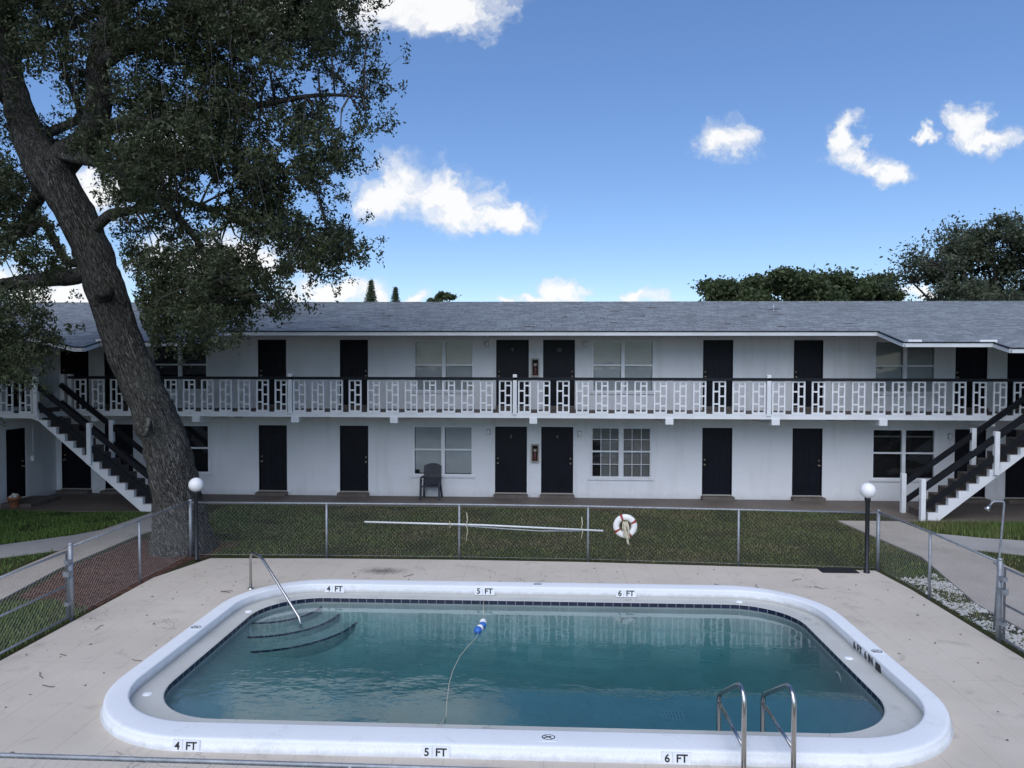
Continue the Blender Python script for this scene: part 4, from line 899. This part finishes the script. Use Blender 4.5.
# stairs
def stairs(x0, sgn, run, n=13, rise=FLZ/14, ya=20.02, yb=21.06):
    X = lambda d: x0+sgn*d
    def stringer(y0, y1):
        top_ = []
        for i in range(1, n+1): top_ += [((i-1)*run, i*rise), (i*run, i*rise)]
        top_.append((n*run, FLZ))
        poly = [(0, 0)] + top_ + [(n*run+.22, FLZ), (n*run+.22, 2.575), (n*run, 2.50), (.30, 0)]
        m = len(poly); vs = [(X(a), y, z) for y in (y0, y1) for a, z in poly]
        return MB().add(vs, [tuple(range(m)), tuple(range(2*m-1, m-1, -1))] + [(i, m+i, m+(i+1) % m, (i+1) % m) for i in range(m)])
    st = stringer(ya, ya+.13).build('staircase', M['white'], bld)
    stringer(yb-.13, yb).build('stringer', M['tread'], st)
    for i in range(1, n+1):
        b = MB(); lo, hi = sorted((X((i-1)*run-.025), X(i*run)))
        b.box(lo, hi, ya+.131, yb-.131, i*rise-.045, i*rise+.004)
        lo, hi = sorted((X((i-1)*run), X((i-1)*run+.04))); b.box(lo, hi, ya+.132, yb-.132, (i-1)*rise+.005, i*rise-.046)
        b.build('tread', M['tread'], st)
    lo, hi = sorted((X(n*run), X(n*run+.04))); MB().box(lo, hi, ya+.132, yb-.132, n*rise+.005, FLZ).build('tread', M['tread'], st)
    slope = rise/run
    for y, s2 in ((ya-.02, -1), (yb+.0, 1)):
        for d, zb, zt in ((-.16, -.04, 1.10), (1.72, slope*1.72-.05, slope*1.72+1.10), (n*run+.06, FLZ-.1, FLZ+1.02)):
            if y > 20.5 and d > 3: continue
            MB().box(X(d)-.062, X(d)+.062, y-.062, y+.062, zb, zt).build('post', M['white'], st, bevel=.01)
        for off in (.93, .42):
            a = (X(-.12), y+s2*.02*-1, slope*-.12+off); b_ = (X(n*run+.05), y+s2*.02*-1, slope*(n*run+.05)+off)
            MB().beam(a, b_, .05, .15).build('handrail', M['rail'], st)
stairs(10.17, 1, .262); stairs(-10.93, -1, .245)

# roof
S_ = .2327; roofz = lambda x, y: 5.06+(y-21.1)*S_
EV = [(-12.3,18.9),(-12.1,18.9),(-12.1,19.6),(-9.4,19.6),(-9.4,21.1),(9.3,21.1),(9.3,19.6),(11.55,19.6),(11.55,18.9),(11.9,18.9)]
main = EV + [(19.6,26.6), (-20.0,26.6)]
lz = lambda x, y: 5.06+(-14.5-x)*S_; rz = lambda x, y: 5.06+(x-14.1)*S_
lw = [(-20,26.6),(-20,12),(-14.5,12),(-14.5,18.9),(-12.3,18.9)]; rw = [(11.9,18.9),(14.1,18.9),(14.1,12),(19.6,12),(19.6,26.6)]
rf = MB(); rf.prism(main, lambda x, y: roofz(x, y)-.05, roofz); rf.prism(lw, lambda x, y: lz(x, y)-.05, lz); rf.prism(rw, lambda x, y: rz(x, y)-.05, rz)
bz = lambda x, y: 6.34-(y-26.6)*S_
rf.prism([(-20,26.6),(19.6,26.6),(25,32.1),(-25.4,32.1)], lambda x, y: bz(x, y)-.05, bz)
lz2 = lambda x, y: 6.34+(x+20)*S_; rz2 = lambda x, y: 6.34-(x-19.6)*S_
rf.prism([(-20,26.6),(-25.4,32.1),(-25.4,12),(-20,12)], lambda x, y: lz2(x, y)-.05, lz2); rf.prism([(19.6,26.6),(19.6,12),(25,12),(25,32.1)], lambda x, y: rz2(x, y)-.05, rz2)
roof = rf.build('roof', M['shingle'], bld)
MB().tube([(-20,26.6,6.335),(19.6,26.6,6.335)], .035, 6).build('ridge_cap', M['shingle'], roof)
def eaves(path, zf):
    for (xa, ya), (xb, yb) in zip(path, path[1:]):
        a = Vector((xa, ya, zf(xa, ya)-.075)); b_ = Vector((xb, yb, zf(xb, yb)-.075))
        d = (b_-a).normalized(); n_ = Vector((d.y, -d.x, 0)).normalized()*.022
        MB().beam(a+n_-d*.0, b_+n_+d*.0, .04, .10).build('fascia', M['fascia'], roof)
        up = Vector((0, 0, .068)); MB().beam(a+n_*1.3+up, b_+n_*1.3+up, .06, .03).build('drip_edge', M['rail'], roof)
eaves(EV, roofz); eaves([(-14.5,12),(-14.5,18.9),(-12.3,18.9)], lz); eaves([(11.9,18.9),(14.1,18.9),(14.1,12)], rz)
sf = MB(); sf.box(-9.38, 9.28, 21.13, YW-.002, 4.988, 5.0)
for poly, z_ in (([(-12.29,18.92),(-12.11,18.92),(-12.11,19.62),(-9.41,19.62),(-9.41,22.84),(-16.24,22.84)], roofz), ([(9.31,22.84),(9.31,19.62),(11.54,19.62),(11.54,18.92),(11.89,18.92),(15.84,22.84)], roofz),
                 ([(-15.54,22.1),(-15.54,12),(-14.51,12),(-14.51,18.92),(-12.31,18.92)], lz), ([(11.91,18.92),(14.09,18.92),(14.09,12),(15.84,12),(15.84,22.8)], rz)):
    sf.prism(poly, lambda x, y: z_(x, y)-.075, lambda x, y: z_(x, y)-.052)
sf.build('soffit', M['soffit'], roof)
for x, y, sx in ((9.55,19.62,.24), (11.4,19.62,.30), (-12.0,19.62,.26), (-9.6,19.62,.2)):
    MB().box(x-sx/1.4, x+sx/1.4, y-.04, y+.16, roofz(x, y)-.05, roofz(x, y)+.06).build('gutter_box', M['trim'], roof)
q = MB().tube([(7.45,24.6,5.85), (7.45,24.6,6.08)], .04, 10); q.lathe((7.45,24.6,5.86), [(.12, 0), (.06, .06)], 10); q.build('vent_pipe', M['galv'], roof)
b = MB(); rl = random.Random(4)
for i in range(26):
    x = rl.uniform(-9, 9); y = rl.uniform(21.4, 25.8); w_ = rl.uniform(.06, .2); z = roofz(x, y)
    b.add([(x-w_, y-.02, roofz(x, y-.02)+.008), (x+w_, y-.03, roofz(x, y-.03)+.008), (x+w_*.8, y+.05, roofz(x, y+.05)+.012), (x-w_*.9, y+.04, roofz(x, y+.04)+.01)], [(0,1,2,3)])
b.build('roof_debris', M['litter'], roof)

# ------------------------------------------------------------------ trees
def leaf_mesh(name, cen, size, mat, parent, asp=.42, r_=None):
    n = len(cen); g_ = r_ or rng
    a = g_.normal(size=(n, 3)); a[:, 2] -= .25; a /= np.linalg.norm(a, axis=1)[:, None]
    c = g_.normal(size=(n, 3)); b = np.cross(a, c); b /= np.linalg.norm(b, axis=1)[:, None]
    l = size*g_.uniform(.5, 1.45, size=(n, 1)); wd = l*asp
    k = np.cross(a, b)*l*.18
    v = np.empty((n, 4, 3)); v[:, 0] = cen-a*l*.5; v[:, 1] = cen+b*wd*.5+k+a*l*.05; v[:, 2] = cen+a*l*.5; v[:, 3] = cen-b*wd*.5+k+a*l*.05
    v = v.reshape(-1, 3); base = np.array([v[:, 0].mean(), v[:, 1].mean(), v[:, 2].min()])
    me = bpy.data.meshes.new(name); me.vertices.add(4*n); me.vertices.foreach_set('co', (v-base).ravel())
    me.loops.add(4*n); me.loops.foreach_set('vertex_index', np.arange(4*n, dtype=np.int32))
    me.polygons.add(n); me.polygons.foreach_set('loop_start', np.arange(0, 4*n, 4, dtype=np.int32)); me.polygons.foreach_set('loop_total', np.full(n, 4, dtype=np.int32))
    me.materials.append(mat); me.update(calc_edges=True); me.validate()
    o = bpy.data.objects.new(name, me); col.objects.link(o); place(o, Vector(base), parent); return o
def to_px(P):
    d = np.asarray(P) - np.array(CAM); z = d@np.array(fwd); return 512+FPX*(d@np.array(right))/z, 384+FPX*(d@np.array(down))/z

oak = thing('oak_tree', (-7.9, 16.0, 0), 'huge leaning live oak with rough grey bark, standing in mulch left of the pool', 'tree')
YT = 16.0
A = lambda px, py, y=YT: at(px, py, y)
def limb(pts, name, parent, jitter=.05, n=14, sub=4, burls=()):
    """tapering, slightly lumpy limb through (px, py, depth, radius)"""
    P = [A(p[0], p[1], p[2]) for p in pts]; rr = [p[3] for p in pts]; Q = []; Rr = []
    for i in range(len(P)-1):
        p0_, p1, p2, p3 = P[max(i-1, 0)], P[i], P[i+1], P[min(i+2, len(P)-1)]
        for k in range(sub):
            t = k/sub; t2, t3 = t*t, t*t*t
            Q.append(.5*((2*p1)+(p2-p0_)*t+(2*p0_-5*p1+4*p2-p3)*t2+(3*p1-p0_-3*p2+p3)*t3)); Rr.append(rr[i]*(1-t)+rr[i+1]*t)
    Q.append(P[-1]); Rr.append(rr[-1])
    b = MB().tube(Q, Rr, n)
    out = []
    for idx, v in enumerate(b.v):
        v = Vector(v); c = Q[min(idx//n, len(Q)-1)]; d = v-c; rad = d.length
        f = 1 + jitter*mnoise.noise(v*2.3) + jitter*.8*mnoise.noise(v*6.1) + jitter*.5*mnoise.noise(v*13.0)
        for bc, br_, amp in burls:
            q = (v-bc).length/br_
            if q < 1: f += amp*(1-q*q)**2
        out.append(tuple(c+d*f))
    b.v = out; return b, Q, Rr
lc = A(145, 428, 15.62); cut = A(104, 290, 15.75)
tp = [(186,570,16,.72),(185,552,16,.66),(182,530,16,.57),(177,500,16,.515),(171,465,16,.49),(160,428,16,.445),(145,392,16,.425),(127,353,16,.41),(113,312,16,.395),(101,275,16,.395),(87,238,16,.385),(68,200,16,.40),(49,172,16,.45),(36,152,16,.38),(24,125,16.1,.31),(17,100,16.2,.28),(9,65,16.3,.25),(6,25,16.4,.23),(0,-40,16.5,.2),(-12,-140,16.7,.12)]
tb, TQ, TR = limb(tp, 'trunk', oak, .10, 30, 6, [(lc, .40, .40), (cut, .30, .18), (A(200,548,15.5), .45, .22), (A(160,548,15.6), .5, .2)])
trunk = tb.build('trunk', M['bark'], oak)
# the healed wound on the burl and the sawn stub higher up
cc = at(146, 427, 15.43)
def scar_pts(a_, b_, dy=0): return [cc + Vector((math.cos(t)*a_ + .04*math.sin(t), dy-.03*math.cos(2*t)-.10*math.cos(t), math.sin(t)*b_)) for t in [i*2*math.pi/20 for i in range(21)]]
wq = MB().tube(scar_pts(.10, .165), .04, 8); ws = wq.build('healed_scar', M['scar'], trunk)
pp = scar_pts(.08, .145, .02)[:-1]; MB().add(pp, [tuple(range(len(pp)))]).build('scar_hollow', M['farbark'], ws)
st_b, *_ = limb([(104,296,15.75,.20),(103,292,15.5,.17),(103,289,15.4,.14)], 'cut_stub', oak, .25, 12); st_b.build('cut_stub', M['bark'], trunk)
limbs = [
 [(52,172,16,.36),(68,155,16,.33),(88,140,15.9,.30),(98,110,15.7,.26),(98,65,15.5,.23),(110,20,15.3,.2),(125,-40,15.1,.14),(150,-130,15,.05)],
 [(97,68,15.5,.17),(130,45,15.2,.14),(180,20,14.9,.11),(245,0,14.7,.07),(310,-25,14.6,.03)],
 [(92,132,15.9,.18),(140,120,15.6,.14),(200,118,15.2,.10),(260,105,15,.07),(320,95,14.9,.04),(372,98,14.9,.015)],
 [(88,236,16,.13),(108,216,15.7,.11),(122,212,15.6,.10),(138,208,15.5,.085),(152,196,15.4,.07),(200,205,15.2,.05),(260,232,15,.035),(330,240,15,.015)],
 [(96,268,16,.2),(76,276,15.9,.17),(50,279,15.8,.17),(20,282,15.6,.14),(-40,290,15.4,.1)],
 [(80,262,16,.10),(68,262,15.9,.09),(58,248,15.8,.085),(48,228,15.7,.085),(38,222,15.6,.085),(28,234,15.5,.085),(10,228,15.4,.08),(-20,210,15.3,.06)],
 [(48,185,16,.14),(36,200,16.4,.15),(24,222,16.8,.14),(8,240,17.2,.13),(-30,250,17.8,.1)],
 [(30,140,16,.12),(60,128,16.5,.1),(80,115,17,.09),(70,85,17.4,.06),(60,60,17.6,.03)],
 [(24,122,16.1,.10),(46,140,16.8,.085),(80,145,17.2,.07),(120,150,17.6,.05),(190,165,17.8,.03),(260,180,17.8,.012)],
 [(8,60,16.3,.15),(40,40,16.8,.12),(90,15,17.4,.09),(160,-20,17.9,.05)],
 [(60,155,15.8,.14),(120,170,14.9,.11),(180,220,14.4,.08),(215,270,14.3,.05),(225,320,14.3,.02)],
 [(8,100,16.2,.16),(-30,60,15.6,.13),(-60,20,15.0,.1)],
 [(110,20,15.3,.12),(170,-30,14.8,.09),(240,-60,14.5,.05),(330,-90,14.4,.02)],
]
nodes_ = []
for i, l in enumerate(limbs):
    b, Q, Rr = limb(l, 'limb', oak, .10, 12); b.build('limb', M['bark'], trunk); nodes_ += [(q, r) for q, r in zip(Q, Rr)][3:]
crown = [(-170,-230),(290,-230),(350,-70),(370,0),(366,55),(378,95),(366,128),(346,160),(336,195),(352,222),(350,252),(330,272),(322,284),(300,294),(266,312),(246,322),(226,336),(196,338),(160,338),(148,312),(122,298),(50,298),(38,340),(36,385),(20,392),(-30,415),(-190,330)]
holes = [(45,98,17),(84,178,17),(70,215,8),(305,203,11),(268,258,11),(60,292,12),(128,286,9),(10,268,9),(345,120,9),(285,158,8),(232,238,10),(150,240,7),(205,180,6),(100,60,7),(255,60,5),(300,280,9),(30,205,9),(225,200,6),(335,178,6),(352,75,8)]
def trunk_dist(px, py):
    best = 1e9
    for (x0, y0, *_), (x1, y1, *_) in zip(tp, tp[1:]):
        dx, dy = x1-x0, y1-y0; t = max(0, min(1, ((px-x0)*dx+(py-y0)*dy)/(dx*dx+dy*dy))); best = min(best, math.hypot(px-x0-t*dx, py-y0-t*dy))
    return best
clumps = []
bx = np.array(crown, float)
tries = 0
while len(clumps) < 900 and tries < 60000:
    tries += 1
    px = random.uniform(-180, 400); py = random.uniform(-230, 420)
    if not inpoly(px, py, crown): continue
    dens = .58 + .85*mnoise.noise((px/55., py/48., 1.7))
    if px < 105 and 15 < py < 150: dens *= .5
    if 240 < px < 385 and 170 < py < 300: dens += .12
    if 100 < px < 300 and py > 225: dens = max(dens*1.1, .6)
    if px < -40 or py < -60: dens *= .35
    if random.random() > dens: continue
    if any(math.hypot(px-hx, py-hy) < hr_+9 for hx, hy, hr_ in holes): continue
    edge = 1.0
    for sx_, sy_ in ((22,0),(-22,0),(0,22),(0,-22)):
        if not inpoly(px+sx_, py+sy_, crown): edge = .5
    y = YT - .3 + random.gauss(0, 1.5)*edge
    if py > 292 and px < 70: y = 14.8+random.gauss(0, .5)
    if py > 285 and px > 100: y = 15.2 + random.gauss(0, .7)
    if py > 120 and trunk_dist(px, py) < 34 and y < 16.7: continue
    y = min(max(y, 12.4), 18.5)
    clumps.append((A(px, py, y), edge))
sprigs = []
tw = MB()
for c, edge in clumps:
    nd = min(nodes_, key=lambda q: (q[0]-c).length); a = nd[0]; dist = (a-c).length
    mid = a.lerp(c, .55) + Vector((random.uniform(-.2, .2), random.uniform(-.2, .2), .12*dist+random.uniform(-.1, .1)))
    if dist < 1.5:
        tw.tube([a, a.lerp(mid, .6), mid, mid.lerp(c, .6)+Vector((0,0,.04)), c], [min(nd[1]*.6, .035), .022, .016, .010, .005], 5)
    else:
        e_ = c + (a-c).normalized()*.45; tw.tube([e_, e_.lerp(c, .5)+Vector((0,0,.03)), c], [.010, .008, .004], 4)
    m = int(random.uniform(8, 15))
    for _ in range(m):
        off = Vector((random.gauss(0, .30), random.gauss(0, .32), random.gauss(0, .22)))
        s_ = c + off; sprigs.append(s_)
        if random.random() < .3: tw.tube([c, c.lerp(s_, .6)+Vector((0,0,.02)), s_], [.006, .004, .002], 3)
sprigs = np.array([tuple(s) for s in sprigs])
K = 34
dirs = rng.normal(size=(len(sprigs), 3)); dirs[:, 2] -= .8; dirs /= np.linalg.norm(dirs, axis=1)[:, None]
cen = (sprigs[:, None, :] + dirs[:, None, :]*rng.uniform(-.16, .2, size=(len(sprigs), K, 1)) + rng.normal(scale=.055, size=(len(sprigs), K, 3))).reshape(-1, 3)
qx, qy = to_px(cen); keep = np.ones(len(cen), bool)
for hx, hy, hr_ in holes: keep &= ~((np.hypot(qx-hx, qy-hy) < hr_*(.75+.5*rng.random(len(cen)))) & (rng.random(len(cen)) < .93))
tdm = np.full(len(cen), 1e9)
for (x0, y0, *_), (x1, y1, *_) in zip(tp, tp[1:]):
    dx, dy = x1-x0, y1-y0; t = np.clip(((qx-x0)*dx+(qy-y0)*dy)/(dx*dx+dy*dy), 0, 1); tdm = np.minimum(tdm, np.hypot(qx-x0-t*dx, qy-y0-t*dy))
keep &= ~((qy > 150) & (tdm < 24) & (cen[:, 1] < 16.6))
leaf_mesh('crown', cen[keep], .083, M['oakleaf'], oak, .45)
ms = tw
for _ in range(60):
    while True:
        px = random.uniform(60, 270); py = random.uniform(-10, 170)
        if inpoly(px, py, crown) and trunk_dist(px, py) > 45: break
    p = A(px, py, random.uniform(13.2, 14.8)); L = random.uniform(.35, 1.5); pts = [p]; v = Vector((random.uniform(-.2, .5), random.uniform(-.3, .2), -.3))
    for k_ in range(6):
        v = (v*.6 + Vector((random.uniform(-.35, .35), random.uniform(-.2, .2), -.9))*.5); pts.append(pts[-1]+v.normalized()*L/6)
    ms.tube(pts, [.009, .008, .007, .006, .005, .004, .003], 4)
tw.build('twigs', M['twig'], oak)

def far_tree(name, label, group, px, Y, ytop, ybase, wpx, n, leaf, mat, seed, trunk_r=.3, flat=.5, dens=90):
    r_ = np.random.default_rng(seed); c = at(px, ybase, Y); k = Y/FPX; top_ = at(px, ytop, Y).z; rad = wpx*k/2
    t = thing(name, (c.x, Y, 0), label, 'tree', group)
    zc = top_ - (top_-2.5)*flat; hz = (top_-zc)
    b = MB().tube([(c.x, Y, -.1), (c.x+.2, Y, zc*.4), (c.x, Y, zc)], [trunk_r*1.3, trunk_r, trunk_r*.6], 8)
    cl_ = []; m_ = np.array([c.x, Y, zc*.75]); nlobe = max(12, dens//6); lobes = []
    for i in range(nlobe):
        a = r_.uniform(0, 6.283); q = r_.uniform(.1, .9); u = -.5+1.4*(i+r_.uniform(0, 1))/nlobe
        w_ = math.sqrt(max(.1, 1-u*u)); lobes.append((np.array([c.x+rad*q*w_*math.cos(a), Y+rad*q*w_*math.sin(a)*.8, zc+hz*u*.93]), rad*r_.uniform(.2, .36)))
        p = lobes[-1][0]; b.tube([tuple(m_), tuple(m_*.45+p*.55+np.array([0, 0, -.3])), tuple(p)], [trunk_r*.4, trunk_r*.22, .05], 5)
    for i in range(dens):
        lc_, lr = lobes[i % nlobe]; d = r_.normal(size=3); d /= np.linalg.norm(d); d[2] = abs(d[2])*.9-.15
        p = lc_ + d*lr*r_.uniform(.55, 1.15)*np.array([1, 1, .75]); cl_.append(p); b.tube([tuple(lc_), tuple(p)], [.05, .015], 4)
    b.build('trunk', M['farbark'], t)
    per = n//dens; sc_ = rad*(.10 if dens < 100 else .058)
    cen = np.concatenate([p + r_.normal(size=(per, 3))*np.array([sc_, sc_, sc_*.62])*r_.uniform(.6, 1.3) for p in cl_])
    leaf_mesh('crown', cen, leaf, mat, t, .5, r_); return t
G1 = 'broad dark trees in a row behind the roof'
far_tree('background_tree', 'left end of the row of dark trees showing above the roof ridge, its lowest', G1, 718, 52, 278, 312, 116, 26000, .30, M['farleaf'], 11)
far_tree('background_tree', 'dark tree behind the roof, second from the left of its row', G1, 770, 54, 271, 310, 112, 26000, .30, M['farleaf'], 12)
far_tree('background_tree', 'tallest dark crown in the middle of the row behind the roof', G1, 826, 53, 268, 310, 118, 28000, .30, M['farleaf'], 13)
far_tree('background_tree', 'dark tree at the right end of the row, touching the big grey-green tree', G1, 872, 55, 276, 310, 100, 22000, .30, M['farleaf'], 14)
far_tree('tall_tree', 'tall open grey-green tree rising behind the roof at the far right', None, 1003, 40, 218, 300, 245, 80000, .18, M['paleleaf'], 15, .3, .62, 330)
far_tree('background_tree', 'small round bush-like treetop just above the ridge near the two pines', None, 443, 60, 292, 312, 36, 9000, .2, M['farleaf'], 16, .2, .2, 60)
def pine(px, ytop, wpx, Y, label, seed):
    r_ = np.random.default_rng(seed); c = at(px, ytop, Y); k = Y/FPX; t = thing('norfolk_pine', (c.x, Y, 0), label, 'tree', 'two small Norfolk pines beyond the ridge')
    MB().tube([(c.x, Y, -.1), (c.x, Y, c.z*.6), (c.x, Y, c.z)], [.22, .14, .015], 8).build('trunk', M['farbark'], t)
    L = []; br = MB(); z = c.z-.15
    while z > 3:
        rr = min((c.z-z)*.26+.06, wpx*k*1.3/2*1.5)
        for a in range(7):
            an = a*.9+z*2.1+r_.uniform(-.2, .2); q = rr*r_.uniform(.8, 1.1); e = np.array([c.x+math.cos(an)*q, Y+math.sin(an)*q, z+q*.12]); s_ = np.array([c.x, Y, z])
            br.tube([tuple(s_), tuple(e)], [.02, .008], 4); m = int(40+90*q); f = r_.uniform(.15, 1.05, size=(m, 1)); L.append(s_+(e-s_)*f+r_.normal(scale=.07, size=(m, 3)))
        z -= r_.uniform(.2, .26)
    br.build('branches', M['farbark'], t); leaf_mesh('crown', np.concatenate(L), .13, M['pineleaf'], t, .35, r_)
pine(371, 280, 13, 62, 'left and taller of the two pointed pine tops above the ridge', 21); pine(395.5, 287, 9, 66, 'right and smaller of the two pointed pine tops above the ridge', 22)

sc.cycles.max_bounces = 7; sc.cycles.diffuse_bounces = 3; sc.cycles.glossy_bounces = 3; sc.cycles.transmission_bounces = 4; sc.cycles.transparent_max_bounces = 8; sc.cycles.volume_bounces = 0
sc.cycles.caustics_reflective = False; sc.cycles.caustics_refractive = False
w.cycles.sampling_method = 'MANUAL'; w.cycles.sample_map_resolution = 512
